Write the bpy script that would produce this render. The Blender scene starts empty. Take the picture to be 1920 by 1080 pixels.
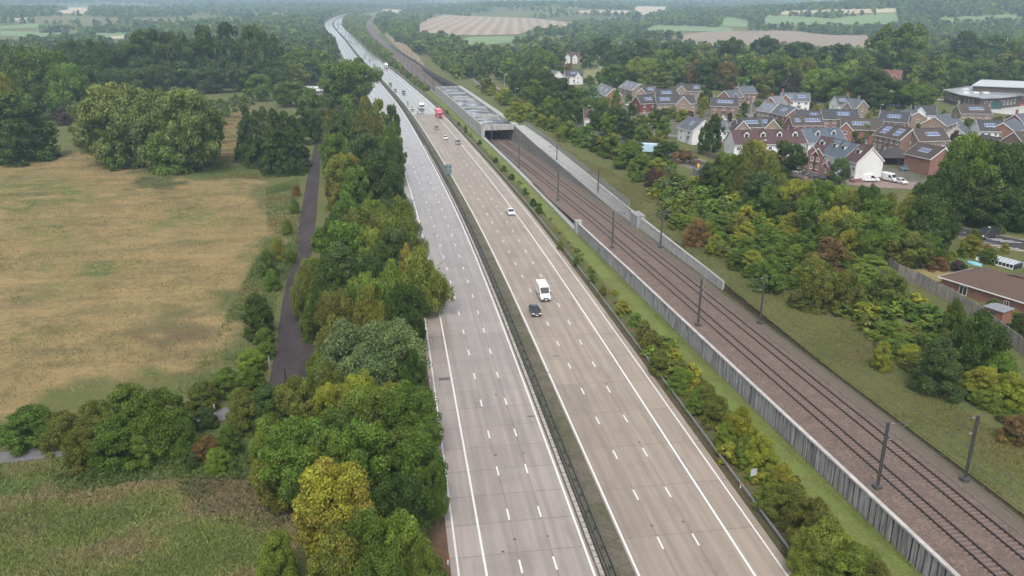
import bpy, math, random
import numpy as np
R = math.radians
HAZE = 0.00017
scene = bpy.context.scene
COL = scene.collection
# ------------------------------------------------------------------ camera, sky, sun, exposure
F, CAMH = 1520.0, 53.8                       # focal length in photo pixels, height over the carriageway
TH = math.atan(532 / F); YAW = math.atan(237 * math.cos(TH) / F)
ct, st, cy, sy = math.cos(TH), math.sin(TH), math.cos(YAW), math.sin(YAW)
cd = bpy.data.cameras.new('camera'); cam = bpy.data.objects.new('camera', cd); COL.objects.link(cam)
cd.sensor_width = 36.0; cd.lens = 36.0 * F / 1920.0; cd.clip_start = 1.0; cd.clip_end = 30000
cam.location = (0, 0, CAMH); cam.rotation_euler = (R(90) - TH, 0, -YAW)
scene.camera = cam
w = bpy.data.worlds.new('World'); scene.world = w; w.use_nodes = True
nt = w.node_tree; bg = nt.nodes['Background']
sky = nt.nodes.new('ShaderNodeTexSky'); sky.sky_type = 'NISHITA'; sky.sun_disc = False
SUN_EL, SUN_AZ = R(54), R(-168)
sky.sun_elevation = SUN_EL; sky.sun_rotation = SUN_AZ; sky.air_density = 1.0; sky.dust_density = 4.0; sky.ozone_density = 1.0
hs = nt.nodes.new('ShaderNodeHueSaturation'); hs.inputs['Saturation'].default_value = 0.32
nt.links.new(sky.outputs[0], hs.inputs['Color']); nt.links.new(hs.outputs[0], bg.inputs[0])
bg.inputs[1].default_value = 0.15
sl = bpy.data.lights.new('sun', 'SUN'); sun = bpy.data.objects.new('sun', sl); COL.objects.link(sun)
sl.energy = 1.15; sl.angle = R(14); sl.color = (1.0, 0.96, 0.9)
sun.rotation_euler = (R(90) - SUN_EL, 0, math.pi - SUN_AZ)
scene.view_settings.view_transform = 'Standard'; scene.view_settings.look = 'None'
scene.view_settings.exposure = 0.88; scene.view_settings.gamma = 1.0
scene.cycles.use_denoising = True
scene.cycles.max_bounces = 6; scene.cycles.volume_bounces = 2; scene.cycles.diffuse_bounces = 3
# ------------------------------------------------------------------ helpers
def ray(px, py):
    u = (px - 960) / F; v = (540 - py) / F
    r = np.array([cy, -sy, 0]); h = np.array([sy, cy, 0]); up = np.array([0, 0, 1.0])
    return (h * ct - up * st) + u * r + v * (h * st + up * ct)
def P(px, py, z=0.0):
    d = ray(px, py); return np.array([0, 0, CAMH]) + d * ((z - CAMH) / d[2])
def Pz(px, py, zc): return np.array([0, 0, CAMH]) + zc * ray(px, py)
def depth(p): return (p[0] * sy + p[1] * cy) * ct + (CAMH - p[2]) * st
def proj(p):
    dx = p[0] * cy - p[1] * sy; f = p[0] * sy + p[1] * cy; dz = p[2] - CAMH
    zc = f * ct - dz * st; yc = f * st + dz * ct
    return 960 + F * dx / zc, 540 - F * yc / zc
MATS = {}
def new_mat(name):
    m = bpy.data.materials.new(name); m.use_nodes = True; MATS[name] = m
    return m, m.node_tree.nodes, m.node_tree.links, m.node_tree.nodes['Principled BSDF']
def N(nodes, t, **k):
    n = nodes.new(t)
    for a, b in k.items(): setattr(n, a, b)
    return n
def val(L, sock, v):
    if hasattr(v, 'is_linked') or hasattr(v, 'links'): L.new(v, sock)
    else: sock.default_value = v
def math_n(nodes, L, op, a, b=0.0):
    n = N(nodes, 'ShaderNodeMath', operation=op); val(L, n.inputs[0], a); val(L, n.inputs[1], b); return n.outputs[0]
def mixc(nodes, L, fac, a, b, mode='MIX'):
    n = N(nodes, 'ShaderNodeMix', data_type='RGBA', blend_type=mode); val(L, n.inputs[0], fac)
    val(L, n.inputs[6], a if not isinstance(a, tuple) else (*a[:3], 1)); val(L, n.inputs[7], b if not isinstance(b, tuple) else (*b[:3], 1))
    return n.outputs[2]
def noise(nodes, L, vec, scale, detail=3.0, rough=0.6):
    n = N(nodes, 'ShaderNodeTexNoise'); n.inputs['Scale'].default_value = scale; n.inputs['Detail'].default_value = detail
    n.inputs['Roughness'].default_value = rough
    if vec is not None: L.new(vec, n.inputs['Vector'])
    return n.outputs[0]
def ramp(nodes, L, fac, lo, hi):
    n = N(nodes, 'ShaderNodeMapRange'); val(L, n.inputs[0], fac); n.inputs[1].default_value = lo; n.inputs[2].default_value = hi
    return n.outputs[0]
def mat(name, c, rough=0.8, var=0.25, scale=2.0, bump=0.0, metal=0.0, c2=None, stretch=None, spec=0.5):
    """plain weathered material: two tones mixed by noise in object space"""
    m, nodes, L, b = new_mat(name)
    tc = N(nodes, 'ShaderNodeTexCoord'); v = tc.outputs['Object']
    if stretch:
        mp = N(nodes, 'ShaderNodeMapping'); mp.inputs['Scale'].default_value = stretch; L.new(v, mp.inputs[0]); v = mp.outputs[0]
    f = noise(nodes, L, v, scale, 5.0, 0.65)
    c2 = c2 or tuple(x * (1 - var) for x in c)
    hi = tuple(min(1, x * (1 + var * .5)) for x in c)
    col = mixc(nodes, L, ramp(nodes, L, f, 0.3, 0.7), hi, c2)
    L.new(col, b.inputs['Base Color']); b.inputs['Roughness'].default_value = rough; b.inputs['Metallic'].default_value = metal
    b.inputs['Specular IOR Level'].default_value = spec
    if bump:
        bn = N(nodes, 'ShaderNodeBump'); bn.inputs['Strength'].default_value = bump; bn.inputs['Distance'].default_value = 0.1
        L.new(f, bn.inputs['Height']); L.new(bn.outputs[0], b.inputs['Normal'])
    return m
def mesh_obj(name, V, Fc, mats, parent=None, midx=None, uv=None, smooth=False):
    me = bpy.data.meshes.new(name)
    V = np.asarray(V, dtype=np.float64)
    me.from_pydata(V.tolist() if not isinstance(V, list) else V, [], Fc if isinstance(Fc, list) else Fc.tolist())
    for m in (mats if isinstance(mats, (list, tuple)) else [mats]): me.materials.append(m)
    if midx is not None: me.polygons.foreach_set('material_index', np.asarray(midx, dtype=np.int32))
    if uv is not None:
        lay = me.uv_layers.new(name='UVMap'); li = np.empty(len(me.loops), dtype=np.int32); me.loops.foreach_get('vertex_index', li)
        lay.data.foreach_set('uv', np.asarray(uv, dtype=np.float32)[li].ravel())
    if smooth: me.polygons.foreach_set('use_smooth', np.ones(len(me.polygons), dtype=bool))
    me.update()
    o = bpy.data.objects.new(name, me); COL.objects.link(o)
    if parent is not None: o.parent = parent
    return o
class MB:
    """collects faces of one part"""
    def __init__(s): s.v = []; s.f = []; s.m = []
    def add(s, vs, fs, m=0):
        n = len(s.v); s.v += [tuple(map(float, p)) for p in vs]; s.f += [tuple(i + n for i in f) for f in fs]; s.m += [m] * len(fs)
    def box(s, c, d, rz=0.0, m=0):
        hx, hy, hz = d[0] / 2, d[1] / 2, d[2] / 2; ca, sa = math.cos(rz), math.sin(rz)
        vs = []
        for z in (-hz, hz):
            for x, y in ((-hx, -hy), (hx, -hy), (hx, hy), (-hx, hy)):
                vs.append((c[0] + x * ca - y * sa, c[1] + x * sa + y * ca, c[2] + z))
        s.add(vs, [(3, 2, 1, 0), (4, 5, 6, 7), (0, 1, 5, 4), (1, 2, 6, 5), (2, 3, 7, 6), (3, 0, 4, 7)], m)
    def bar(s, a, b, r, n=6, r2=None, m=0, cap=True):
        a = np.array(a, float); b = np.array(b, float); d = b - a; L = np.linalg.norm(d); d = d / max(L, 1e-9)
        u = np.cross(d, (0, 0, 1.0) if abs(d[2]) < .9 else (1.0, 0, 0)); u /= np.linalg.norm(u); v = np.cross(d, u)
        r2 = r if r2 is None else r2; vs = []
        for k in range(n):
            t = 2 * math.pi * k / n + math.pi / n; vs.append(a + r * (u * math.cos(t) + v * math.sin(t)))
        for k in range(n):
            t = 2 * math.pi * k / n + math.pi / n; vs.append(b + r2 * (u * math.cos(t) + v * math.sin(t)))
        fs = [((k + 1) % n, k, n + k, n + (k + 1) % n) for k in range(n)]
        if cap: fs += [tuple(range(n)), tuple(range(2 * n - 1, n - 1, -1))]
        s.add(vs, fs, m)
    def prism(s, poly, x0, x1, axis='x', m=0):
        """poly: (a, b) outline; swept along axis x (poly in y,z), y (poly in x,z) or z (poly in x,y)"""
        n = len(poly); f = {'x': lambda t, p: (t, p[0], p[1]), 'y': lambda t, p: (p[0], t, p[1]), 'z': lambda t, p: (p[0], p[1], t)}[axis]
        vs = [f(x0, p) for p in poly] + [f(x1, p) for p in poly]
        fs = [(k, (k + 1) % n, n + (k + 1) % n, n + k) for k in range(n)] + [tuple(range(n - 1, -1, -1)), tuple(range(n, 2 * n))]
        s.add(vs, fs, m)
    def quad(s, a, b, c, d, m=0): s.add([a, b, c, d], [(0, 1, 2, 3)], m)
    def build(s, name, mats, parent=None, smooth=False):
        o = mesh_obj(name, s.v, s.f, mats, parent, s.m, None, smooth)
        return o
def fix_normals(o):
    import bmesh
    bm = bmesh.new(); bm.from_mesh(o.data); bmesh.ops.recalc_face_normals(bm, faces=bm.faces); bm.to_mesh(o.data); bm.free(); return o
def tag(o, label=None, cat=None, group=None, kind=None):
    if label: o['label'] = label
    if cat: o['category'] = cat
    if group: o['group'] = group
    if kind: o['kind'] = kind
    return o
def empty(name, loc, rz=0.0, label=None, cat=None, group=None):
    o = bpy.data.objects.new(name, None); COL.objects.link(o); o.location = tuple(map(float, loc)); o.rotation_euler = (0, 0, rz); o.empty_display_size = .3
    return tag(o, label, cat, group)
KIDS = {}
def copy_tree(o, parent=None):
    c = o.copy(); COL.objects.link(c)
    if parent is not None: c.parent = parent
    for ch in o.children: copy_tree(ch, c)
    return c
ORD = ['first','second','third','fourth','fifth','sixth','seventh','eighth','ninth','tenth','eleventh','twelfth','thirteenth','fourteenth','fifteenth','sixteenth','seventeenth','eighteenth','nineteenth','twentieth']
TENS = ['','','twenty','thirty','forty','fifty','sixty','seventy','eighty','ninety']
def ordinal(n):
    if n <= 20: return ORD[n - 1]
    t, u = divmod(n, 10)
    if n >= 100: return 'hundred-and-' + ordinal(n - 100) if n > 100 else 'hundredth'
    return (TENS[t] + '-' + ORD[u - 1]) if u else TENS[t][:-1] + 'ieth'
# ------------------------------------------------------------------ alignments and terrain
_m = np.array([(19.55, -60), (19.55, 64), (19.55, 167), (18.75, 209), (16, 276), (12.1, 362.6), (6.95, 463.2), (-8.3, 649.7), (-27, 860), (-37.3, 995), (-46.2, 1101.8), (-56.6, 1232), (-69.2, 1363.5), (-84.3, 1495.7), (-98.9, 1648.8), (-109.6, 1779.6), (-117.5, 1931.4), (-121.8, 2072), (-122.8, 2233), (-120.7, 2383.6), (-114, 2576.6), (-99, 2843.5), (-65.3, 3107.6), (20, 3500), (200, 4000), (700, 5000), (3000, 9500)])
_r = np.array([(60.5, -60), (57.7, 56.3), (54.4, 112), (51.9, 162.4), (48.3, 291), (44.6, 345), (36.3, 520), (26.7, 632), (18.9, 807), (7.9, 982), (-8, 1200), (-21, 1400), (-30, 1600), (-36, 1800), (-38, 2000), (-35, 2200), (-26, 2400), (-5, 2600), (40, 2850), (120, 3150), (230, 3500), (420, 4000), (1000, 5000), (3300, 9500)])
def smooth_curve(p):
    y = np.arange(-60, 9500, 5.0); x = np.interp(y, p[:, 1], p[:, 0])
    for _ in range(3):
        k = 9; xx = np.pad(x, k, mode='reflect', reflect_type='odd'); x = np.convolve(xx, np.ones(2 * k + 1) / (2 * k + 1), 'valid')
    return y, x
MY, MX = smooth_curve(_m); RY, RX = smooth_curve(_r)
def xm(y): return np.interp(y, MY, MX)
def xr(y): return np.interp(y, RY, RX)
ZT = np.array([(-100, 0), (1000, 0), (1102, .8), (1232, 1.9), (1364, 4.5), (1496, 8.6), (1650, 11.7), (1780, 13.6), (1931, 15.8), (2072, 17.8), (2233, 20.2), (2384, 22.1), (2577, 24), (2844, 27.5), (3108, 31), (4000, 35), (5000, 40), (7000, 46), (9500, 50)])
def gauss(x, y, cx, cy_, sx, sy_): return np.exp(-((x - cx) / sx) ** 2 - ((y - cy_) / sy_) ** 2)
def zbase(x, y):
    z = np.interp(y, ZT[:, 0], ZT[:, 1])
    off = np.clip((np.abs(x - xm(y)) - 160) / 300, 0, 1) * np.clip((y - 700) / 800, 0, 1)
    h = 3.0 * np.sin(x / 310 + 1) * np.sin(y / 420) + 2.5 * np.sin(x / 170 + y / 260)
    h = h + 46 * gauss(x, y, 1480, 1850, 520, 560) + 15 * gauss(x, y, -950, 2600, 450, 500) + 12 * gauss(x, y, 420, 3000, 350, 500) + 14 * gauss(x, y, 900, 3300, 500, 600) + 9 * gauss(x, y, 250, 4300, 260, 500) - 12 * gauss(x, y, -500, 1800, 330, 900) - 10 * gauss(x, y, 330, 1800, 260, 500)
    h = h + 16 * gauss(x, y, -1700, 4300, 900, 900) + 10 * gauss(x, y, 1900, 4600, 1500, 700) + 74 * gauss(x, y, 2600, 6200, 2400, 1400) + 62 * gauss(x, y, 350, 6300, 750, 1200) + 62 * gauss(x, y, -3000, 6000, 1700, 1500) + 40 * gauss(x, y, -900, 7200, 900, 900)
    return z + off * h
def zrail(y): return np.interp(y, [-60, 150, 190, 291, 345, 420, 520, 632, 800, 1000], [3, 2.8, 2.3, -.3, -1.5, -2, -1.5, -.5, 0, 0]) + np.interp(y, ZT[:, 0], ZT[:, 1])
def rlift(y): return np.interp(y, [-60, 100, 138, 190, 350, 520, 700, 1000, 1300], [3.1, 3.2, 4.3, 4.7, 5.0, 4.2, 2, .5, 0])
HW_L, HW_R = 6.6, 6.8
def zground(x, y):
    x = np.asarray(x, float); y = np.asarray(y, float)
    zb = zbase(x, y); d = x - xr(y)
    return np.where(d < -HW_L, zb, np.where(d < HW_R, zrail(y), zb + rlift(y)))
_T = 45 * 1.006 ** np.arange(0, 900)
def G(px, py):
    d = ray(px, py); p = np.array([0, 0, CAMH])[None] + _T[:, None] * d[None]
    below = p[:, 2] < zground(p[:, 0], p[:, 1]); i = int(np.argmax(below)) if below.any() else len(_T) - 1
    a, b = _T[max(i - 1, 0)], _T[i]
    for _ in range(18):
        c = (a + b) / 2; q = np.array([0, 0, CAMH]) + c * d
        if q[2] < zground(q[0], q[1]): b = c
        else: a = c
    q = np.array([0, 0, CAMH]) + b * d; q[2] = float(zground(q[0], q[1])); return q
def on(x, y, dz=0.0): return np.array([x, y, float(zground(x, y)) + dz])
def inpoly(x, y, poly):
    x = np.asarray(x); y = np.asarray(y); c = np.zeros(x.shape, bool); n = len(poly)
    for i in range(n):
        x1, y1 = poly[i]; x2, y2 = poly[(i + 1) % n]
        if y1 == y2: continue
        c ^= ((y1 > y) != (y2 > y)) & (x < (x2 - x1) * (y - y1) / (y2 - y1) + x1)
    return c
def gpoly(pts): return [tuple(G(*p)[:2]) for p in pts]
def off_line(base, t, ys):
    """polyline at perpendicular offset t from an alignment, resampled at ys"""
    Yv, Xv = (MY, MX) if base == 'm' else (RY, RX)
    dx = np.gradient(Xv, Yv); s = np.sqrt(1 + dx * dx)
    X2 = Xv + t / s; Y2 = Yv - t * dx / s
    return np.interp(ys, Y2, X2)
S_M = np.concatenate([[0], np.cumsum(np.hypot(np.diff(MX), np.diff(MY)))])
def s_of(y): return np.interp(y, MY, S_M)
# ------------------------------------------------------------------ ground sheets
rows = np.concatenate([np.arange(20, 300, 3.0), np.arange(300, 1000, 8.0), np.arange(1000, 3200, 20.0), 3200 * 1.05 ** np.arange(0, 23)])
rng = np.random.default_rng(5)
def vnoise(x, y, s, seed=0):
    """smooth value noise in 0..1"""
    x = np.asarray(x) / s + seed * 17.3; y = np.asarray(y) / s - seed * 9.1
    xi = np.floor(x).astype(np.int64); yi = np.floor(y).astype(np.int64); fx = x - xi; fy = y - yi
    fx = fx * fx * (3 - 2 * fx); fy = fy * fy * (3 - 2 * fy)
    def h(a, b):
        n = (a * 374761393 + b * 668265263 + seed * 1442695) & 0x7fffffff; n = ((n ^ (n >> 13)) * 1274126177) & 0x7fffffff
        return ((n ^ (n >> 16)) & 0xffff) / 65535.0
    return (h(xi, yi) * (1 - fx) + h(xi + 1, yi) * fx) * (1 - fy) + (h(xi, yi + 1) * (1 - fx) + h(xi + 1, yi + 1) * fx) * fy
def fbm(x, y, s, seed=0): return .5 * vnoise(x, y, s, seed) + .3 * vnoise(x, y, s / 2.3, seed + 1) + .2 * vnoise(x, y, s / 5.1, seed + 2)
STRAW, GRASS, WEED, BROWN, DARK, OLIVE = (.30, .222, .10), (.10, .125, .038), (.07, .105, .028), (.15, .105, .06), (.07, .07, .032), (.15, .135, .055)
# painted on the ground: which growth covers which patch (outlines in photo pixels, laid on the terrain)
PATCH = [
    ('straw', [(-300, 330), (0, 300), (60, 285), (150, 292), (215, 288), (260, 318), (340, 335), (430, 335), (500, 352), (522, 385), (500, 450), (462, 520), (425, 590), (385, 670), (325, 720), (240, 716), (120, 740), (0, 765), (-500, 800)]),
    ('straw2', [(150, 225), (215, 215), (225, 290), (150, 292)]), ('straw2', [(405, 215), (455, 205), (450, 300), (412, 300)]),
    ('fieldgreen', [(0, 335), (120, 335), (200, 372), (260, 370), (180, 400), (0, 400)]), ('fieldgreen', [(100, 500), (200, 505), (190, 540), (90, 545)]),
    ('fieldgreen', [(300, 420), (420, 380), (455, 395), (330, 450)]), ('fieldgreen', [(0, 425), (90, 430), (100, 470), (0, 475)]),
    ('edge', [(500, 352), (560, 335), (560, 480), (520, 560), (500, 700), (330, 745), (330, 722), (385, 670), (425, 590), (462, 520), (500, 450)]),
    ('green', [(-400, 880), (0, 870), (150, 860), (300, 850), (420, 830), (500, 870), (520, 900), (400, 900), (250, 905), (150, 925), (-300, 950)]),
    ('low', [(-400, 950), (150, 925), (250, 905), (400, 900), (520, 900), (560, 1000), (560, 1130), (-300, 1130)]),
    ('bramble', [(330, 905), (530, 890), (545, 985), (470, 990), (370, 960)]), ('brownlow', [(40, 925), (250, 925), (300, 1000), (100, 1040), (-100, 1000)]),
    ('brownlow', [(255, 625), (325, 618), (335, 645), (262, 652)]), ('darkweed', [(260, 330), (330, 325), (345, 345), (270, 350)]), ('green', [(360, 300), (500, 300), (520, 335), (390, 335)]),
    ('estate', [(1140, 175), (1480, 185), (1740, 205), (1930, 225), (1930, 350), (1700, 356), (1540, 342), (1480, 330), (1380, 255), (1230, 243)]),
    ('slope', [(1010, 250), (1100, 300), (1250, 370), (1300, 440), (1560, 560), (1700, 700), (1960, 870), (1960, 1000), (1700, 800), (1340, 540), (1190, 410)]),
]
PCOL = {'straw': (STRAW, (.16, .13, .062)), 'straw2': (STRAW, OLIVE), 'fieldgreen': (GRASS, STRAW), 'edge': (OLIVE, WEED), 'green': (WEED, GRASS), 'low': ((.20, .17, .085), (.12, .14, .045)), 'bramble': (BROWN, DARK),
        'brownlow': (BROWN, OLIVE), 'darkweed': (DARK, WEED), 'slope': ((.125, .12, .042), (.10, .115, .036)), 'estate': ((.15, .135, .115), (.09, .10, .045))}
PATCHW = [(k, gpoly(p)) for k, p in PATCH]
def ground_cols(x, y):
    """two growth colours per ground point"""
    x = np.asarray(x, float); y = np.asarray(y, float); n = x.size
    a = np.tile(np.array(GRASS), (n, 1)); b = np.tile(np.array(OLIVE), (n, 1))
    wob = 5.0 * (fbm(x, y, 9, 3) + 1.6 * fbm(x, y, 30, 13) - 1.3) * np.clip(y / 100, 1, 2); wob2 = 5.0 * (fbm(x, y, 9, 8) + 1.6 * fbm(x, y, 30, 18) - 1.3) * np.clip(y / 100, 1, 2)
    for k, p in PATCHW:
        i = inpoly(x + wob * 2, y + wob2 * 3, p); a[i], b[i] = PCOL[k]
    ed = x - (xm(y) - 15.8); i = (ed > -3.2) & (ed < 1) & (y < 900); a[i] = (.17, .09, .06); b[i] = (.09, .07, .04)
    far = y > 900
    f = fbm(x, y, 300, 4)
    a[far & (f > .55)] = (.17, .15, .07); a[far & (f < .45)] = (.06, .085, .03)
    return a, b
def ground_mat():
    m, nodes, L, b = new_mat('ground_cover')
    ga = N(nodes, 'ShaderNodeAttribute', attribute_name='ca'); gb = N(nodes, 'ShaderNodeAttribute', attribute_name='cb')
    geo = N(nodes, 'ShaderNodeNewGeometry'); v = geo.outputs['Position']
    f1 = noise(nodes, L, v, .09, 5, .7); f2 = noise(nodes, L, v, .7, 4, .7); f3 = noise(nodes, L, v, 3.5, 3, .7)
    mp = N(nodes, 'ShaderNodeMapping'); mp.inputs['Scale'].default_value = (.35, 1.3, 1); L.new(v, mp.inputs[0])
    f4 = noise(nodes, L, mp.outputs[0], .16, 5, .7)
    s = math_n(nodes, L, 'ADD', math_n(nodes, L, 'MULTIPLY', f1, .5), math_n(nodes, L, 'MULTIPLY', f4, .5))
    s = math_n(nodes, L, 'ADD', s, math_n(nodes, L, 'MULTIPLY', math_n(nodes, L, 'SUBTRACT', f2, .5), .45))
    c = mixc(nodes, L, ramp(nodes, L, s, .42, .62), ga.outputs['Color'], gb.outputs['Color'])
    g = ramp(nodes, L, noise(nodes, L, v, .045, 3, .6), .56, .72)
    c = mixc(nodes, L, math_n(nodes, L, 'MULTIPLY', g, .55), c, WEED)
    h = ramp(nodes, L, f3, .25, .75); c = mixc(nodes, L, h, c, mixc(nodes, L, 1.0, c, (.55, .55, .55), 'MULTIPLY'))
    L.new(c, b.inputs['Base Color']); b.inputs['Roughness'].default_value = .95; b.inputs['Specular IOR Level'].default_value = .15
    bn = N(nodes, 'ShaderNodeBump'); bn.inputs['Strength'].default_value = .9; bn.inputs['Distance'].default_value = .35
    hh = math_n(nodes, L, 'ADD', f2, math_n(nodes, L, 'MULTIPLY', f3, .6)); L.new(hh, bn.inputs['Height']); L.new(bn.outputs[0], b.inputs['Normal'])
    return m
M_GROUND = ground_mat()
def grid_obj(name, X, Y, Z, m, cols=None, uv=None, kind='structure'):
    nr, nc = X.shape; V = np.stack([X, Y, Z], -1).reshape(-1, 3); i = np.arange(nr * nc).reshape(nr, nc)
    Fc = np.stack([i[:-1, :-1], i[:-1, 1:], i[1:, 1:], i[1:, :-1]], -1).reshape(-1, 4)
    o = mesh_obj(name, V, Fc, m, uv=None if uv is None else uv.reshape(-1, 2))
    if cols is not None:
        for nm, c in zip(('ca', 'cb'), cols):
            at = o.data.attributes.new(nm, 'FLOAT_COLOR', 'POINT'); at.data.foreach_set('color', np.concatenate([c, np.ones((len(c), 1))], 1).astype(np.float32).ravel())
    if kind: o['kind'] = kind
    return o
def spread(n_fine, step, far, g=1.09):
    l = [0.0]
    while l[-1] < n_fine: l.append(l[-1] + step)
    s = step
    while l[-1] < far: s *= g; l.append(l[-1] + s)
    return np.array(l)
EDGE_L, EDGE_R = -15.8, 18.3
def outer(y): return np.interp(y, [100, 137, 205, 300, 345, 352, 520, 530], [7.0, 7.15, 7.8, 10.4, 10.9, 8.6, 8.6, 7.05])
def sheet(name, Xl, Xr_or_offsets, zf, m, side):
    X = Xl[:, None] + side * Xr_or_offsets[None]; Y = np.repeat(rows[:, None], X.shape[1], 1); Z = zf(X, Y)
    return grid_obj(name, X, Y, Z, m, ground_cols(X.ravel(), Y.ravel()))
xl = off_line('m', EDGE_L, rows); xR = off_line('m', EDGE_R, rows); rl_ = off_line('r', -HW_L, rows); rr_ = off_line('r', HW_R, rows)
offs = np.concatenate([[0], spread(150, 3.0, 7500)[0:] + .8]); offs[0] = 0
o = sheet('field', xl, offs, zbase, M_GROUND, -1)
o = sheet('ground', off_line('r', 7, rows) * 0 + np.array([off_line('r', float(outer(y)), np.array([y]))[0] for y in rows]), spread(150, 3.0, 8500), lambda x, y: zbase(x, y) + rlift(y) * 1.0, M_GROUND, 1)
# verge between the motorway and the railway
def verge_cols(n): 
    t = np.linspace(0, 1, n)
    return t
tt = np.array([0, .06, .14, .25, .4, .5, .6, .7, .8, .9, .96, 1.0])
X = xR[:, None] + (rl_ - xR)[:, None] * tt[None]; Y = np.repeat(rows[:, None], len(tt), 1); Z = zbase(X, Y) + np.where((tt[None] > .15) & (tt[None] < .9), .25, 0) * np.clip((1200 - Y) / 300, 0, 1)
ca = np.zeros(X.shape + (3,)); cb = np.zeros(X.shape + (3,))
LAWN = (.16, .21, .055)
for k, t in enumerate(tt):
    if t < .1: ca[:, k], cb[:, k] = (.10, .075, .045), (.08, .075, .04)
    elif t < .45: ca[:, k], cb[:, k] = WEED, BROWN
    elif t < .97: ca[:, k], cb[:, k] = LAWN, (.15, .15, .05)
    else: ca[:, k], cb[:, k] = (.11, .07, .045), OLIVE
grid_obj('verge', X, Y, Z, M_GROUND, (ca.reshape(-1, 3), cb.reshape(-1, 3)))
# central reserve
def ribbon(name, base, offs_, zofs, m, y0, y1, step=None, cols=None, kind='structure', parent=None):
    ys = rows[(rows >= y0) & (rows <= y1)] if step is None else np.arange(y0, y1 + .1, step)
    X = np.stack([off_line(base, t, ys) for t in offs_], 1); Y = np.repeat(ys[:, None], len(offs_), 1)
    zb = np.interp(ys, ZT[:, 0], ZT[:, 1]) if base == 'm' else zrail(ys)
    Z = zb[:, None] + np.array([z if np.isscalar(z) else 0 for z in zofs])[None]
    uv = np.stack([np.repeat(np.array(offs_)[None], len(ys), 0), np.repeat(s_of(ys)[:, None], len(offs_), 1)], -1)
    c = None
    if cols is not None: c = (np.tile(np.array(cols[0]), (X.size, 1)), np.tile(np.array(cols[1]), (X.size, 1)))
    o = grid_obj(name, X, Y, Z, m, c, uv, kind)
    if parent is not None: o.parent = parent
    return o
ribbon('central_reserve', 'm', [-1.3, -.6, .4, 1.3, 2.4], [0.0, .03, .05, .04, 0.0], M_GROUND, 20, 4200, cols=((.15, .13, .10), (.085, .09, .045)))
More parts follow.
